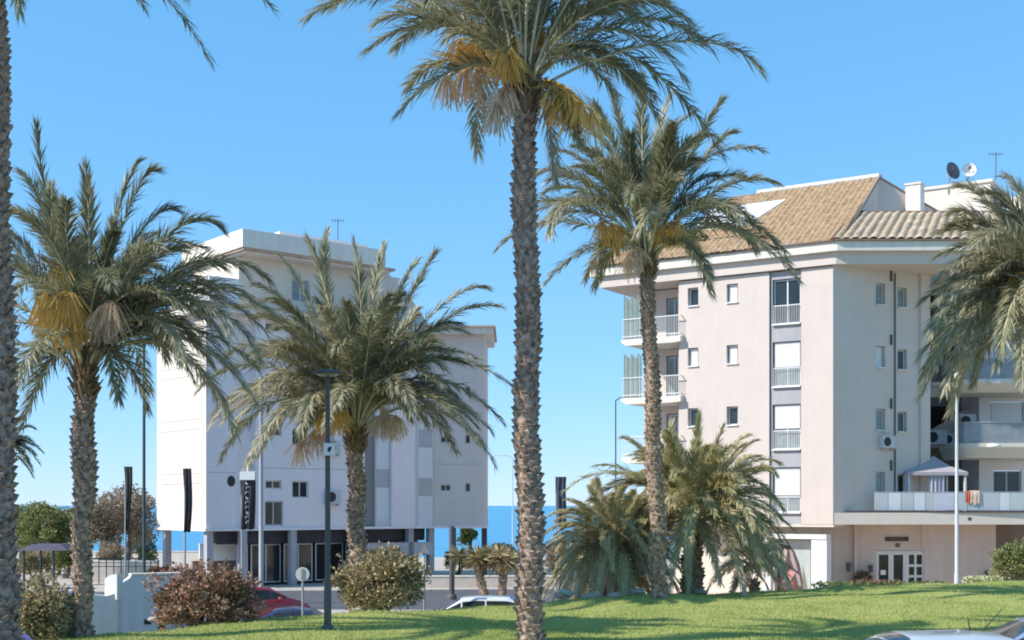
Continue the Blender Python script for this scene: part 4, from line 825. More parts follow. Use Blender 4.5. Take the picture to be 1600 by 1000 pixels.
# ------------------------------------------------------------------ street lamps, poles, flags, signs
def gz(px, Y): return -.55
def pole(name, label, px, Y, py_top, r, mt, zb=-.55, group="street lamps", arm=None, head=None, cat="street lamp"):
    b0 = P(px, 0, Y); b0.z = zb; tp = P(px, py_top, Y); t = thing(name, b0, label, cat, group)
    m = MB(); m.tube([b0 - Vector((0, 0, .1)), b0 + Vector((0, 0, 1.0)), b0 + Vector((0, 0, 1.05)), tp], [r * 1.25, r * 1.25, r, r * .75], 12); m.lathe(b0, [(r * 2.2, 0), (r * 2.2, .06), (r * 1.3, .12)], 12); m.build("pole", mt, t)
    if head == 'disc':
        m = MB(); m.lathe(tp, [(.02, .09), (.18, .08), (.36, .03), (.37, -.01), (.30, -.03), (.02, -.04)], 20); m.build("lamp_head", mt, t)
        m = MB(); m.lathe(tp, [(.28, -.031), (.2, -.07), (.01, -.09)], 16); m.build("lens", M['glass2'], t)
    if head == 'arm':
        s = arm; m = MB(); m.tube([tp, tp + Vector((s * .25, 0, .18)), tp + Vector((s * .9, 0, .22))], [r * .7, r * .6, r * .5], 8); m.build("arm", mt, t)
        m = MB(); e_ = tp + Vector((s * .9, 0, .22)); m.add([e_ + Vector(v) for v in ((0, -.09, -.03), (s * .55, -.12, -.04), (s * .55, .12, -.04), (0, .09, -.03), (0, -.06, .05), (s * .5, -.08, .06), (s * .5, .08, .06), (0, .06, .05))], [(0, 1, 2, 3), (4, 5, 6, 7), (0, 1, 5, 4), (1, 2, 6, 5), (2, 3, 7, 6), (3, 0, 4, 7)]); m.build("lamp_head", mt, t)
    if head == 'cap':
        m = MB(); m.lathe(tp, [(.02, .25), (.09, .2), (.12, .0), (r, -.05)], 12); m.build("lamp_head", mt, t)
    return t
lp = pole("street_lamp", "dark grey street lamp with a flat round top standing on the lawn", 512, 31.0, 583, .072, M['metal_brown'], lawnz(-4.46, 31), head='disc')
pole("street_lamp", "very tall thin dark green mast left of the white building", 225, 62, 540, .085, M['metal_dark'], head='cap')
pole("street_lamp", "light grey lamp post in front of the white building between flag and windows", 408, 52, 598, .10, M['metal_grey'], head='cap')
pole("street_lamp", "slim pale grey lamp post before the terrace, at the right", 1495, 56, 590, .085, mat("light_pole_paint", (.55, .55, .54), .5, .05, 4), .0, head='cap')
pole("street_lamp", "thin far lamp post with a hooked arm beside the corner balconies", 962, 78, 626, .05, M['metal_dark'], head='arm', arm=1)
pole("street_lamp", "faint distant lamp post standing against the sea left of the tallest palm", 801, 98, 716, .05, mat("far_white_pole", (.6, .6, .6), .5), head='arm', arm=-1)
# sign boxes on the near lamp
sgn = thing("square_sign", P(515, 702, 30.9), "small white square sign fixed on the dark lamp post", "sign")
m = MB(); c = P(515, 702, 30.85); m.box(c.x - .14, c.x + .14, 30.82, 30.85, c.z - .15, c.z + .15); m.build("plate", M['white'], sgn, bevel=.01)
m = MB(); m.add([(c.x - .05, 30.815, c.z - .05), (c.x + .01, 30.815, c.z - .07), (c.x + .06, 30.815, c.z + .03), (c.x + .04, 30.815, c.z + .07), (c.x - .04, 30.815, c.z + .04)], [(0, 1, 2, 3, 4)]); m.build("symbol", M['dark'], sgn)
m = MB(); m.box(c.x - .04, c.x + .04, 30.852, 30.98, c.z - .03, c.z + .03); m.build("bracket", M['metal_brown'], sgn)
def flag(px, Y, py_top, py_bot, w0, w1, label, mt, pole_px, amp=.05, pole_top=None, frame=False, stripes=False):
    b0 = P(pole_px, 0, Y); b0.z = -.55; tp = P(pole_px, pole_top or py_top, Y)
    t = thing("banner_flag", b0, label, "flag", "dark flags along the promenade")
    m = MB(); m.tube([b0 - Vector((0, 0, .1)), tp], [.055, .04], 10)
    if frame: 
        e_ = P(px + w0 * .5, py_top, Y); m.tube([tp, Vector((e_.x, Y, tp.z))], .03, 6)
    m.build("pole", M['metal_grey'], t)
    m = MB(); vs = []; nz_, nx_ = 22, 9
    for j in range(nz_ + 1):
        v = j / nz_; ww = (w0 + (w1 - w0) * v) / FPX * Y; zc = zat(py_top + (py_bot - py_top) * v, Y); xc = (px - 800 + math.sin(v * 5 + px) * amp * 20) / FPX * Y
        for i in range(nx_ + 1):
            u = i / nx_; vs.append((xc + (u - .5) * ww, Y - .08 + .09 * math.sin(u * 14 + v * 3) * (.3 + v), zc - .05 * abs(math.sin(u * 7)) * (v > .9)))
    m.add(vs, [(j * (nx_ + 1) + i, j * (nx_ + 1) + i + 1, (j + 1) * (nx_ + 1) + i + 1, (j + 1) * (nx_ + 1) + i) for j in range(nz_) for i in range(nx_)], True)
    fo = m.build("flag_cloth", mt, t)
    if stripes:
        m = MB(); xl = (px - 800) / FPX * Y; rr = random.Random(8); z_t, z_b = zat(py_top + 14, Y), zat(py_bot - 6, Y)
        for k in range(9):       # vertical pale lettering, unreadable in the photograph
            z = z_t + (z_b - z_t) * (k + .2) / 9; h_ = (z_b - z_t) / 9 * .62; x0 = xl - .08 + rr.uniform(-.02, .02); m = MB()
            m.add([(x0, Y - .21, z), (x0 + .035, Y - .21, z), (x0 + .035, Y - .21, z - .035), (x0 + .15, Y - .21, z - .035), (x0 + .15, Y - .21, z), (x0 + .035, Y - .21, z + h_), (x0, Y - .21, z + h_)] if k % 3 else [(x0, Y - .21, z), (x0 + .035, Y - .21, z), (x0 + .14, Y - .21, z + h_), (x0, Y - .21, z + h_)], [(0, 1, 5, 6), (1, 2, 3, 4)] if k % 3 else [(0, 1, 2, 3)])
            m.build("letter", mat("pale_print", (.4, .4, .42), .8), fo)
        m = MB(); m.box(xl - w0 / 2 / FPX * Y, xl + w0 / 2 / FPX * Y, Y - .205, Y - .195, zat(py_top + 13, Y), zat(py_top, Y)); m.build("white_band", M['white'], fo)
    return t
fd = mat("dark_flag_cloth", (.045, .042, .045), .85, .35, 5); fg = mat("olive_flag_cloth", (.07, .065, .05), .85, .35, 5)
flag(201, 60, 729, 828, 13, 5, "dark olive feather flag tapering to its foot, left of the tall mast", fg, 196)
flag(294, 58, 732, 830, 13, 12, "narrow dark flag hanging against the white building's sunlit side", fd, 289)
flag(388, 56, 737, 826, 24, 23, "wide dark flag with a white band on top and pale vertical lettering", fd, 378, frame=True, stripes=True, amp=.01)
flag(877, 66, 745, 822, 17, 14, "dark flag hanging right beside the tallest palm's trunk", mat("blue_grey_flag_cloth", (.07, .085, .12), .85, .3, 5), 869)
def round_sign(px, Y, py, r, label, pw=.035, zb=None):
    c = P(px, py, Y); b0 = Vector((c.x, Y, zb if zb is not None else -.55)); t = thing("round_sign", b0, label, "traffic sign")
    m = MB(); m.tube([b0, Vector((c.x, Y, c.z + r * .8))], pw, 10); m.build("post", M['metal_grey'], t)
    n_ = 28; f = [(c.x + r * math.cos(a), Y - .05, c.z + r * math.sin(a)) for a in np.linspace(0, 6.2832, n_ + 1)[:-1]]; b_ = [(v[0], Y - .036, v[2]) for v in f]
    m = MB(); m.add(f + b_, [tuple(range(n_)), tuple(range(2 * n_ - 1, n_ - 1, -1))] + [(i, i + n_, (i + 1) % n_ + n_, (i + 1) % n_) for i in range(n_)]); m.build("disc", mat("sign_back", (.62, .62, .60), .5, .04, 4), t)
    m = MB(); m.box(c.x - .035, c.x + .035, Y - .075, Y - .052, c.z - r * .75, c.z + r * .75); m.build("bar", mat("sign_bar", (.3, .3, .3), .5), t)
    return t
round_sign(473, 36.6, 897, .20, "round pale traffic sign on a white post beyond the lawn beside the red car")
# slim dark lamp/sign posts near the small fan palms
t = thing("arrow_sign", Vector((P(663, 0, 44).x, 44, -.55)), "grey arrow-shaped sign on a thin post rising behind the yellowish bush", "traffic sign"); c = P(663, 862, 44)
m = MB(); m.tube([(c.x, 44, -.55), (c.x, 44, c.z)], .035, 8); m.build("post", M['metal_grey'], t)
m = MB(); m.vprism(F(c.x, 44), [(-.2, c.z - .05), (.2, c.z - .05), (.0, c.z + .32)], -.06, -.04); m.build("plate", mat("grey_sign_plate", (.3, .3, .33), .5), t)
t = thing("street_post", Vector((P(706, 0, 62).x, 62, -.55)), "thick dark post under the white building's right corner", "post")
b0 = Vector((P(706, 0, 62).x, 62, -.55)); m = MB(); m.tube([b0, Vector((b0.x, 62, zat(822, 62)))], .13, 12); m.build("shaft", M['metal_brown'], t); m = MB(); m.lathe(b0, [(.24, 0), (.24, .2), (.15, .28)], 12); m.build("foot", M['metal_brown'], t)
t = thing("bollard_stick", P(901, 930, 44.0), "thin pale wooden stake in front of the mound-like palm", "stake")
m = MB(); b0 = P(901, 935, 43.2); m.tube([b0, P(899, 892, 43.2)], .05, 8); m.build("stake", mat("pale_wood", (.55, .45, .34), .8, .1, 5), t)

# ------------------------------------------------------------------ bushes
BL = leafmat("pink_brown_leaves", [(.07, .065, .03), (.20, .14, .07), (.38, .25, .16), (.50, .22, .17), (.62, .48, .33)])
BY = leafmat("yellow_brown_leaves", [(.09, .10, .035), (.24, .22, .09), (.42, .35, .17), (.52, .36, .23), (.64, .55, .35)])
BG = leafmat("olive_leaves", [(.06, .075, .025), (.16, .19, .06), (.32, .34, .12), (.45, .43, .2)])
BP = leafmat("brown_pink_tree_leaves", [(.14, .11, .06), (.30, .23, .14), (.44, .34, .24), (.55, .46, .36)])
def clumpy(cx, cy, cz, rx, ry, rz, k, n, rs):
    out = []
    for i in range(k):
        a = rs.uniform(0, 6.28); e = rs.uniform(0, 1) ** .6; z = rs.uniform(-1.05, .8)
        s = rs.uniform(.16, .40); f = math.sqrt(max(.05, 1 - max(z, 0) ** 2)) * (1 - s * .6)
        out.append(((cx + rx * f * e * math.cos(a), cy + ry * f * e * math.sin(a), cz + rz * z * .82), (rx * s, ry * s * 1.1, rz * s * 1.15), n // k))
    out.append(((cx, cy, cz - .05), (rx * .7, ry * .7, rz * .7), n // 5))
    return out
def bush(label, px0, px1, py0, py1, Y, mt, seed, n=9000, size=.07, group="bushes along the lawn edge", ry=1.1, name="bush", cat="bush"):
    rs = np.random.RandomState(seed); a = P(px0, py1, Y); b_ = P(px1, py0, Y); cx = (a.x + b_.x) / 2; cz = (a.z + b_.z) / 2; rx = (b_.x - a.x) / 2; rz = (b_.z - a.z) / 2
    return plant(name, label, cat, (cx, Y, cz), (rx, ry, rz), n, mt, seed, size, base=Vector((cx, Y, a.z - .05)), stems=16, group=group, clumps=clumpy(cx, Y, cz, rx, ry, rz, 30, n, rs), bottom=-.8, lump=.5, shoots=55)
bush("pinkish brown flowering bush on the lawn edge left of the round sign", 220, 412, 884, 972, 33.2, BL, 1, 13000, .095)
bush("large yellow-brown bush around the foot of the palm behind the lamp", 514, 682, 860, 952, 37.4, BY, 2, 13000, .10)
bush("tawny bush between the two left palm trunks", 18, 118, 905, 1003, 28.9, BY, 3, 7000, .085, ry=.8)
bush("olive bush at the right edge before the garage", 1552, 1640, 850, 905, 57, BG, 4, 6000, .1)
bush("dark bush behind the mound-like palm", 880, 1015, 872, 925, 46.8, BG, 6, 5000, .08)
# low planting of pale flowers at the lawn edge
def flowerbed(label, px0, px1, py, Y, seed, tone):
    rs = np.random.RandomState(seed); x0, x1 = (px0 - 800) / FPX * Y, (px1 - 800) / FPX * Y; n_ = 900
    cx = rs.uniform(x0, x1, n_); cy = Y + rs.normal(0, .25, n_); z = zat(py, Y); C = np.stack([cx, cy, z + rs.uniform(-.1, .16, n_)], 1)
    D = rs.normal(0, 1, (n_, 3)); D[:, 2] = abs(D[:, 2]); D /= np.linalg.norm(D, axis=1)[:, None]; D *= .13; S = np.cross(D, rs.normal(0, 1, (n_, 3))); S /= np.linalg.norm(S, axis=1)[:, None]; S *= .045
    V, Fc = cards(C, D, S, 0, rs); m = MB(); m.v = V.tolist(); m.f = Fc.tolist(); m.sm = [False] * n_
    o = m.build("flower_bed", leafmat("bed_" + str(seed), tone), None, None, np.repeat(rs.uniform(0, 1, n_), 3).tolist()); o['kind'] = 'stuff'; tag(o, label, "flower bed")
flowerbed("low reddish flower bed in front of the entrance door", 1325, 1405, 914, 53.5, 1, [(.10, .08, .04), (.25, .13, .10), (.35, .16, .16)])
flowerbed("low pale flowering plants at the lawn crest right of the slim lamp post", 1510, 1560, 908, 52.2, 2, [(.2, .24, .08), (.55, .55, .3), (.7, .7, .5)])
flowerbed("low green plants along the crest between painted panel and entrance", 1270, 1480, 916, 51.5, 3, [(.05, .08, .02), (.12, .17, .05), (.25, .28, .1)])
def rock(px, py, Y, s, seed, label):
    rs = np.random.RandomState(seed); me = MB(); c = P(px, py, Y); n1, n2 = 10, 7; vs = []; fs = []
    for j in range(n2):
        th = math.pi * (j + .001) / (n2 - 1 + .002)
        for i in range(n1):
            a = 2 * math.pi * i / n1; r_ = s * (1 + rs.normal() * .12); vs.append((c.x + r_ * math.sin(th) * math.cos(a) * 1.4, c.y + r_ * math.sin(th) * math.sin(a), c.z + r_ * .6 * math.cos(th)))
    for j in range(n2 - 1):
        for i in range(n1): fs.append((j * n1 + i, j * n1 + (i + 1) % n1, (j + 1) * n1 + (i + 1) % n1, (j + 1) * n1 + i))
    me.add(vs, fs); o = me.build("rock", mat("pale_rock", (.42, .40, .34), .95, .2, 5, .5, 20)); tag(o, label, "rock", "pale rocks along the back edge of the lawn")
for i, (px, py, Y, s) in enumerate([(240, 968, 33.0, .12), (262, 969, 32.9, .15), (583, 950, 36.9, .13), (560, 952, 36.6, .1), (930, 932, 43, .22), (962, 931, 43, .2), (915, 934, 43, .16), (993, 925, 43.6, .22), (880, 928, 43, .25), (1095, 926, 45, .18)]):
    rock(px, py, Y, s, i, "small pale rock lying along the back edge of the lawn")

# ------------------------------------------------------------------ far trees
def tree(label, px, py, rxp, rzp, Y, mt, seed, n=7000, size=.16, name="broadleaf_tree", group="trees by the promenade", k=22):
    rs = np.random.RandomState(seed); c = P(px, py, Y); rx = rxp / FPX * Y; rz = rzp / FPX * Y
    t = thing(name, Vector((c.x, Y, -.55)), label, "tree", group)
    VV = []; FF = []; TT = []; kk = 0
    for (cc, rr_, nn) in clumpy(c.x, Y, c.z, rx, rx * .9, rz, k, n, rs):
        V, Fc, d, _ = leaf_cloud(cc, rr_, nn, rs, size, .35, -.9); VV.append(V); FF.append(Fc + kk); kk += len(V); TT.append(np.clip(np.repeat(rs.uniform(0, 1, len(Fc)), 4) * .7 + rs.uniform(0, .3), 0, 1))
    mb = MB(); mb.v = np.concatenate(VV).tolist(); mb.f = np.concatenate(FF).tolist(); mb.sm = [False] * len(mb.f); mb.build("crown", mt, t, None, np.concatenate(TT).tolist())
    m = MB(); b0 = Vector((c.x, Y, -.6)); fk = Vector((c.x + rs.normal() * .2, Y, c.z - rz * .7)); m.tube([b0, b0.lerp(fk, .5) + Vector((.08, 0, 0)), fk], [.22, .17, .13], 10)
    for i in range(7):
        a = i * 2.4; e_ = Vector((c.x + math.cos(a) * rx * .6, Y + math.sin(a) * rx * .6, c.z + rs.uniform(-.1, .5) * rz)); m.tube([fk, fk.lerp(e_, .5) + Vector((0, 0, .15)), e_], [.1, .06, .02], 6)
    m.build("trunk", M['bark'], t)
tree("bare brownish-pink tree left of the white building behind the olive flag", 196, 800, 54, 54, 86, BP, 11, 8000, .16)
tree("olive green tree behind the leftmost palm trunks, lightest of the row", 90, 822, 58, 42, 84, BG, 12, 8000, .17)
tree("dark green low tree at the far left beside the first trunk", 30, 822, 40, 38, 88, LG, 13, 5000, .15)
tree("brown-green tree just left of the swollen palm trunk", 135, 822, 40, 40, 92, BY, 14, 4500, .15)
tree("small dark tree in the gap left of the white building's columns", 222, 850, 30, 26, 90, LG, 15, 3000, .13)
tree("dark conifer-like tree peeping under the right corner of the white building", 730, 834, 16, 16, 92, LG, 16, 3000, .13)
tree("low brownish tree right behind the tallest trunk", 872, 865, 22, 26, 74, BP, 17, 3500, .13)
tree("broad yellowish green tree in front of the darker row at far left", 62, 812, 46, 30, 82, BG, 31, 6000, .15)
tree("tall brown-olive tree between swollen trunk and the olive flag", 160, 812, 34, 36, 83, BP, 32, 5000, .15)
tree("olive shrubbery mass filling the gap behind the gazebo", 100, 868, 40, 22, 80, BG, 21, 5000, .15)
tree("brown shrub behind the green railing, right of the swollen trunk", 172, 868, 26, 20, 79, BP, 22, 3500, .13)
tree("dark green shrub at the foot of the tall thin mast", 232, 878, 14, 18, 78, LG, 23, 2500, .12)
tree("pale olive shrub between the far left trunks at car height", 55, 880, 34, 20, 70, BY, 24, 4500, .12)
tree("wide low hedge-like shrub beyond the street, left of the tallest trunk", 715, 872, 22, 14, 84, BG, 25, 2500, .13)
tree("reddish brown shrub beyond the road, right under the sea strip", 780, 862, 26, 13, 84, BP, 26, 2500, .13)
# yucca-like little palms in the street island
def yucca(label, px, pyc, rp, Y, px_b, seed, tone=.4):
    rs = np.random.RandomState(seed); top = P(px, pyc + rp * .35, Y); base = Vector((P(px_b, 0, Y).x, Y, -.55)); t = thing("yucca", base, label, "small palm", "small fan palms on the street island")
    trunk_mesh([base - Vector((0, 0, .1)), base.lerp(top, .5) + Vector((.04, 0, 0)), top], [.2, .17, .15], rs, .14, 8, .03).build("trunk", M['trunk'], t)
    m = MB(); vs_t = []; rr_ = rp / FPX * Y
    for h in range(7):
        hc = top + Vector((rs.normal() * rr_ * .3, rs.normal() * rr_ * .3, rs.uniform(-.05, .45) * rr_))
        for i in range(85):
            d = Vector((rs.normal(), rs.normal(), rs.normal() * .8 + .25)).normalized(); ll = rr_ * rs.uniform(.5, .85); sd_ = d.cross(Vector((rs.normal(), rs.normal(), rs.normal()))).normalized() * .035
            p1 = hc + d * ll * .5; p2 = hc + d * ll + Vector((0, 0, -.12 * ll)); m.add([hc, p1 - sd_, p2, p1 + sd_], [(0, 1, 2, 3)]); tn = float(np.clip(tone + rs.normal() * .3, 0, 1)); vs_t += [tn] * 4
    m.build("crown", BY, t, None, vs_t)
yucca("bushy small fan palm with a slanted trunk, left of the pair by the street", 745, 872, 38, 53, 762, 1, .35)
yucca("bushy small fan palm with an upright trunk next to the tallest palm", 787, 872, 36, 53, 780, 2, .55)
yucca("third small fan palm half hidden behind the tallest trunk", 815, 876, 26, 55, 812, 3, .6)

# ------------------------------------------------------------------ promenade: walls, gazebo, hedge
def long_wall(label, pts, z0, z1, th, mt, name="low_wall", capm=None, cat="wall"):
    t = thing(name, Vector((pts[0][0], pts[0][1], z0)), label, cat)
    for a, b_ in zip(pts[:-1], pts[1:]):
        an = math.atan2(b_[1] - a[1], b_[0] - a[0]); L_ = math.hypot(b_[0] - a[0], b_[1] - a[1]); fr = F(a[0], a[1], an); m = MB(); m.box(0, L_, 0, th, z0, z1, fr); m.build("wall_face", mt, t)
        m = MB(); m.box(-.03, L_ + .03, -.03, th + .03, z1 + .001, z1 + .07, fr); m.build("coping", capm or M['trim'], t)
long_wall("low pale promenade wall along the beach", [(-70, 101), (-19, 101)], -.55, .35, .35, M['trim'])
long_wall("low sandy wall beside the road under the white building's right corner", [(-5.5, 71), (14, 71)], -.55, .05, .3, mat("sandy_wall", (.55, .47, .40), .9, .08, 2))
# white ramp wall left, its shade and sunlit patch put into the colours
wl = thing("ramp_wall", P(155, 985, 36.5), "white rendered ramp wall in shade behind the pinkish bush", "wall")
Fw = F(P(184, 0, 36.8).x, 36.8, .5)
m = MB(); m.vprism(Fw, [(-.02, -.6), (3.4, -.6), (3.4, 1.93), (.45, 1.96), (.38, 1.95), (-.02, 1.6)], 0, .35); m.build("wall_face", mat("white_render_shade", (.66, .69, .74), .85, .04, 2, streak=.08), wl)  # bluish shade put into the render colour
m = MB(); m.vprism(F(P(150, 0, 36.5).x, 36.45, .45), [(-.3, -.6), (.62, -.6), (.62, 1.5), (.3, 1.42), (-.3, 1.5)], 0, .3); m.vprism(F(P(164, 0, 36.7).x, 36.95, -.45), [(0, 1.3), (.46, 1.3), (.46, 2.05), (.2, 2.0), (0, 1.9)], -.12, .12); m.build("sun_patch_pier", mat("white_render_lit", (.74, .73, .70), .85, .04, 2, streak=.05), wl)  # pier added as the sunlit patch, in a lit copy of the render
m = MB(); m.box(.38, 3.45, -.03, .38, 1.965, 2.03, Fw); m.build("coping", M['trim'], wl)
m = MB(); m.box(.75, .95, -.02, -.001, .55, .7, Fw); m.box(1.15, 1.35, -.02, -.001, .35, .62, Fw); m.box(1.0, 1.15, -.02, -.001, 1.15, 1.2, Fw); m.build("wall_vent", M['dark'], wl)
# gazebo
Yg = 62; gb = thing("gazebo", Vector((P(85, 0, Yg).x, Yg, -.55)), "dark flat-roofed gazebo on thin posts by the beach at the left", "gazebo")
xa, xb = (40 - 800) / FPX * Yg, (118 - 800) / FPX * Yg; ze = zat(859, Yg)
m = MB(); rt_ = [(xa, Yg - 1.2, ze), (xb, Yg - 1.2, ze), (xb, Yg + 1.4, ze), (xa, Yg + 1.4, ze), (xa + .5, Yg - .5, ze + .28), (xb - .5, Yg - .5, ze + .28), (xb - .5, Yg + .7, ze + .28), (xa + .5, Yg + .7, ze + .28)]
m.add(rt_, [(3, 2, 1, 0), (4, 5, 6, 7), (0, 1, 5, 4), (1, 2, 6, 5), (2, 3, 7, 6), (3, 0, 4, 7)]); m.build("roof", mat("dark_lilac_roof", (.10, .085, .11), .8, .15, 3), gb)
for x, y in ((xa + .3, Yg - 1), (xb - .7, Yg - 1), (xb - .15, Yg + 1.2), (xa + .3, Yg + 1.2)):
    m = MB(); m.tube([(x, y, -.55), (x, y, ze)], .06, 8); m.build("post", M['metal_dark'], gb)
rl = thing("railing", Vector((P(160, 0, 74).x, 74, -.55)), "dark green railing along the promenade left of the white building", "railing"); m = MB()
x0, x1 = (120 - 800) / FPX * 74, (247 - 800) / FPX * 74; zt_ = zat(873, 74)
for k in range(12): x = x0 + (x1 - x0) * k / 11; m.tube([(x, 74, -.55), (x, 74, zt_)], .03, 6)
m.build("post", M['metal_dark'], rl); rl.children[0].name = "rail_posts"; m = MB(); m.tube([(x0, 74, zt_), (x1, 74, zt_)], .05, 6); m.tube([(x0, 74, zt_ - .45), (x1, 74, zt_ - .45)], .025, 6); m.build("rail", M['metal_dark'], rl)
long_wall("pale garden wall behind the railing at the left", [((118 - 800) / FPX * 76, 76), ((247 - 800) / FPX * 76, 76)], -.55, zat(878, 76), .25, mat("beige_wall", (.58, .52, .45), .9, .08, 2))
# planter box by the building column
t = thing("planter_box", Vector((-18.2, 66.5, -.55)), "dark brown planter box with reddish plants before the white building", "planter")
m = MB(); m.box(-19, -17.2, 66, 66.7, -.55, .25); m.build("box", mat("dark_planter", (.07, .05, .045), .8, .2, 3), t)
V, Fc, _, _ = leaf_cloud((-18.1, 66.35, .45), (.95, .4, .35), 900, np.random.RandomState(9), .12); m = MB(); m.v = V.tolist(); m.f = Fc.tolist(); m.sm = [False] * len(Fc); m.build("foliage", mat("red_brown_leaves", (.2, .09, .06), .7, .4, 9), t)

# ------------------------------------------------------------------ cars
def paint(name, c, metal=0.): return mat(name, c, .28, .01, 3, spec=.5, coat=1., metal=metal)
def lerp1(x, k): return float(np.interp(x, [a for a, b in k], [b for a, b in k]))
def car(label, loc, rz, pm, style="hatch", L=4.2, W=1.76, H=1.48, aerial=None, group="parked cars"):
    t = thing("parked_car", (0, 0, 0), label, "car", group)
    h = L / 2
    if style == "hatch":
        roofk = [(-h, .55), (-h + .05, .85), (-h + .2, .98), (-h + .55, 1.36 * H / 1.48), (-h + .95, H - .02), (-.1, H), (.45, H - .05), (1.2, .98), (h - .5, .86), (h - .1, .68), (h, .5)]
        beltk = [(-h, .55), (-h + .05, .84), (-h + .25, .96), (0, .93), (1.2, .92), (h - .5, .83), (h - .1, .66), (h, .5)]
        g0, g1 = -h + .3, 1.15
    else:
        roofk = [(-h, .55), (-h + .05, .85), (-h + .75, 1.0), (-h + 1.35, H - .08), (-.2, H), (.4, H - .05), (1.15, .96), (h - .5, .85), (h - .1, .68), (h, .5)]
        beltk = [(-h, .55), (-h + .05, .84), (-h + .75, .95), (0, .92), (1.15, .91), (h - .5, .82), (h - .1, .66), (h, .5)]
        g0, g1 = -h + .8, 1.1
    xs = np.unique(np.concatenate([np.linspace(-h, h, 45), [g0, g1]])); hw = W / 2
    def sec(x):
        zr, zb_ = lerp1(x, roofk), lerp1(x, beltk); zr = max(zr, zb_ + .005); e_ = abs(x) / h; ww = hw * (1 - .16 * max(0, (e_ - .72) / .28) ** 2)
        k = min(1, max(0, (zr - zb_) / .45)); wr = ww * (1 - .28 * k)
        zs = .24 if min(abs(x - 1.3), abs(x + 1.25)) > .37 else .24 + math.sqrt(max(0, .37 ** 2 - min(abs(x - 1.3), abs(x + 1.25)) ** 2)) * 1.05
        return [(ww * .93, zs), (ww, max(.42, zs + .02)), (ww, max(.6, zs + .04)), (ww * .975, zb_ - .03), (ww * .94, zb_), (wr * 1.0, zr - .09 * k - .002), (wr * .93, zr - .03 * k), (wr * .6, zr - .004), (0, zr + .012 * k)]
    S = [sec(x) for x in xs]; nS = 9; vs = []
    for x, s_ in zip(xs, S):
        for (y, z) in s_: vs.append((x, -y, z))
        for (y, z) in s_[-2::-1]: vs.append((x, y, z))
    mm = 2 * nS - 1; m = MB(); m.add(vs, [(i * mm + k, (i + 1) * mm + k, (i + 1) * mm + k + 1, i * mm + k + 1) for i in range(len(xs) - 1) for k in range(mm - 1)], True)
    m.add([vs[k] for k in range(mm)], [tuple(range(mm))]); m.add([vs[(len(xs) - 1) * mm + k] for k in range(mm)], [tuple(range(mm - 1, -1, -1))])
    body = m.build("body", pm, t)
    m = MB(); m.box(-h + .1, h - .1, -hw * .86, hw * .86, .16, .3); m.build("underbody", M['dark'], t)
    # glass: side windows, windscreen, rear window, slightly proud of the shell
    def sidept(x, v, sgn, off=.012):
        s_ = sec(x); y = s_[4][0] + (s_[5][0] - s_[4][0]) * v; z = s_[4][1] + (s_[5][1] - s_[4][1]) * v; return (x, sgn * (y + off), z)
    wins = [(g0 + .28, -.42), (-.36, .42), (.48, g1 - .12)] if style == "hatch" else [(g0 + .2, -.32), (-.26, .46), (.52, g1 - .12)]
    for sgn in (-1, 1):
        for a, b_ in wins:
            q = np.linspace(a, b_, 8); m = MB(); lo = [sidept(x, .1, sgn) for x in q]; hi = [sidept(x, .92, sgn) for x in q]
            m.add(lo + hi, [(i, i + 1, 9 + i, 8 + i) for i in range(7)], True); m.build("side_window", M['glass'], t)
    def topstrip(x0, x1, name):
        q = np.linspace(x0, x1, 6); m = MB(); vv = []
        for x in q:
            s_ = sec(x); wr = s_[6][0] * .97
            for u in np.linspace(-1, 1, 7): 
                z = s_[8][1] + (s_[6][1] - s_[8][1]) * abs(u) ** 2; vv.append((x, u * wr, z + .012))
        m.add(vv, [(i * 7 + k, (i + 1) * 7 + k, (i + 1) * 7 + k + 1, i * 7 + k + 1) for i in range(5) for k in range(6)], True); m.build(name, M['glass'], t)
    topstrip(.5, 1.14, "windscreen"); topstrip(g0 - .02, g0 + (.55 if style == "hatch" else .52), "rear_window")
    for x in (1.3, -1.25):
        for sgn in (-1, 1):
            y = sgn * (hw - .11); m = MB(); n_ = 24; vs = []; prof = [(.2, .1), (.28, .11), (.31, .08), (.315, 0), (.31, -.08), (.28, -.11)]
            for rr_, yy in prof:
                for k in range(n_): a = 2 * math.pi * k / n_; vs.append((x + rr_ * math.cos(a), y + sgn * yy, .315 + rr_ * math.sin(a)))
            m.add(vs, [(i * n_ + k, i * n_ + (k + 1) % n_, (i + 1) * n_ + (k + 1) % n_, (i + 1) * n_ + k) for i in range(5) for k in range(n_)], True); wo_ = m.build("wheel", M['dark'], t)
            m = MB(); c0 = (x, y + sgn * .085, .315)
            for k in range(5):
                a = k * 2 * math.pi / 5; u = Vector((math.cos(a), 0, math.sin(a))); v = Vector((-u.z, 0, u.x)) * .035; c_ = Vector(c0)
                m.add([c_ - v, c_ + v, c_ + u * .2 + v * 1.3, c_ + u * .2 - v * 1.3], [(0, 1, 2, 3)])
            m.build("rim", M['alu'], wo_)
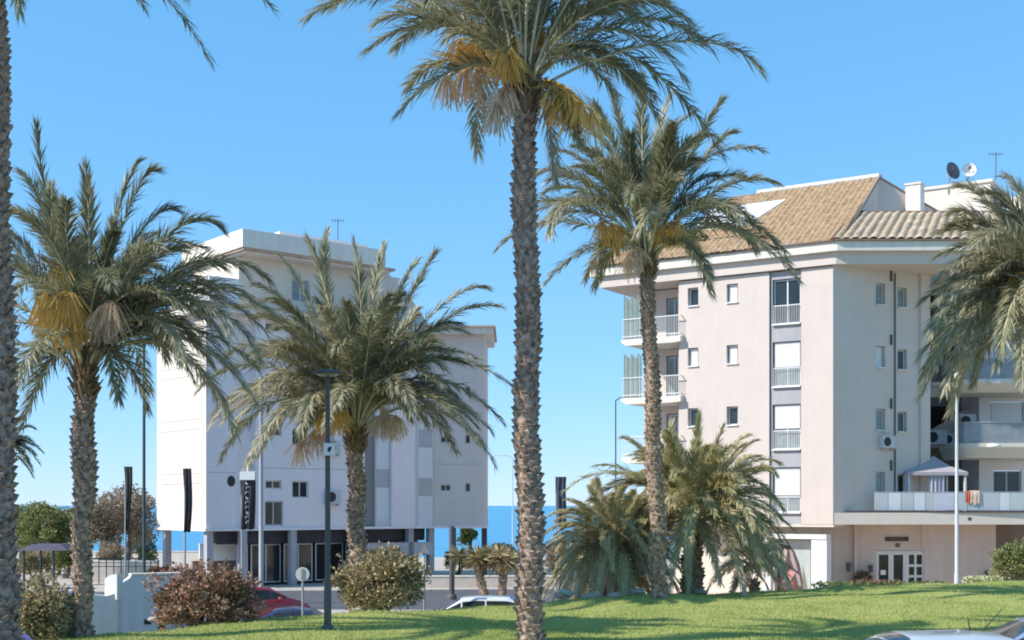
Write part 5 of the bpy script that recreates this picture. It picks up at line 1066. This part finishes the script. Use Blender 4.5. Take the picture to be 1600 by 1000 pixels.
    for sgn in (-1, 1):
        m = MB(); m.add([(h - .02, sgn * hw * .5, .62), (h - .1, sgn * hw * .84, .60), (h - .22, sgn * hw * .84, .74), (h - .1, sgn * hw * .5, .70)], [(0, 1, 2, 3)]); m.build("headlight", M['glass2'], t)
        m = MB(); m.box(-h - .01, -h + .06, min(sgn * hw * .55, sgn * hw * .82), max(sgn * hw * .55, sgn * hw * .82), .62, .82); m.build("tail_light", mat("tail_red", (.35, .02, .02), .3), t)
        m = MB(); m.lathe((.75, sgn * (hw + .09), .9), [(.02, 0), (.1, .02), (.11, .1), (.06, .15), (.01, .16)], 8); m.build("mirror", pm, t)
    if aerial:
        m = MB(); a, b_ = aerial; m.tube([a, b_], [.014, .007], 6); m.build("aerial", M['dark'], t)
    t.location = loc; t.rotation_euler.z = rz; return t
def at(px, Y, z): return Vector(((px - 800) / FPX * Y, Y, z))
car("silver car whose pale roof rim shows at the bottom right corner", at(1520, 21.2, .42), 0.05, paint("silver_paint", (.62, .65, .68), .3), "hatch", H=1.50, aerial=((-.05, 0, 1.5), (-.08, 0, 1.72)))
car("grey-blue car behind the silver one at the bottom right corner", at(1640, 23.9, .47), math.pi - .06, paint("grey_blue_paint", (.30, .38, .50), .3), "saloon", L=4.4, H=1.46, aerial=((1.55, .2, .9), (.93, .2, 1.62)))
car("white car with a curved roof beyond the lawn, left of the tallest palm", at(742, 45.2, -.68), math.pi, paint("white_car_paint", (.74, .75, .78)), "hatch", H=1.50)
car("red car parked before the dark shopfront, left of the round sign", at(398, 51.5, -.68), .5, paint("red_paint", (.30, .02, .03)), "hatch", H=1.46)
car("dark blue car parked low in front of the red one", at(452, 44.5, -.95), math.pi, paint("navy_paint", (.03, .035, .09)), "saloon", H=1.44)
car("dark grey car beyond the tawny bush at the far left", at(98, 45, -.55), .2, paint("charcoal_paint", (.06, .065, .07)), "hatch", H=1.55)
car("violet-blue car in front of the dark grey one at the far left", at(80, 38, -.70), math.pi, paint("violet_blue_paint", (.10, .10, .28)), "saloon", H=1.44)
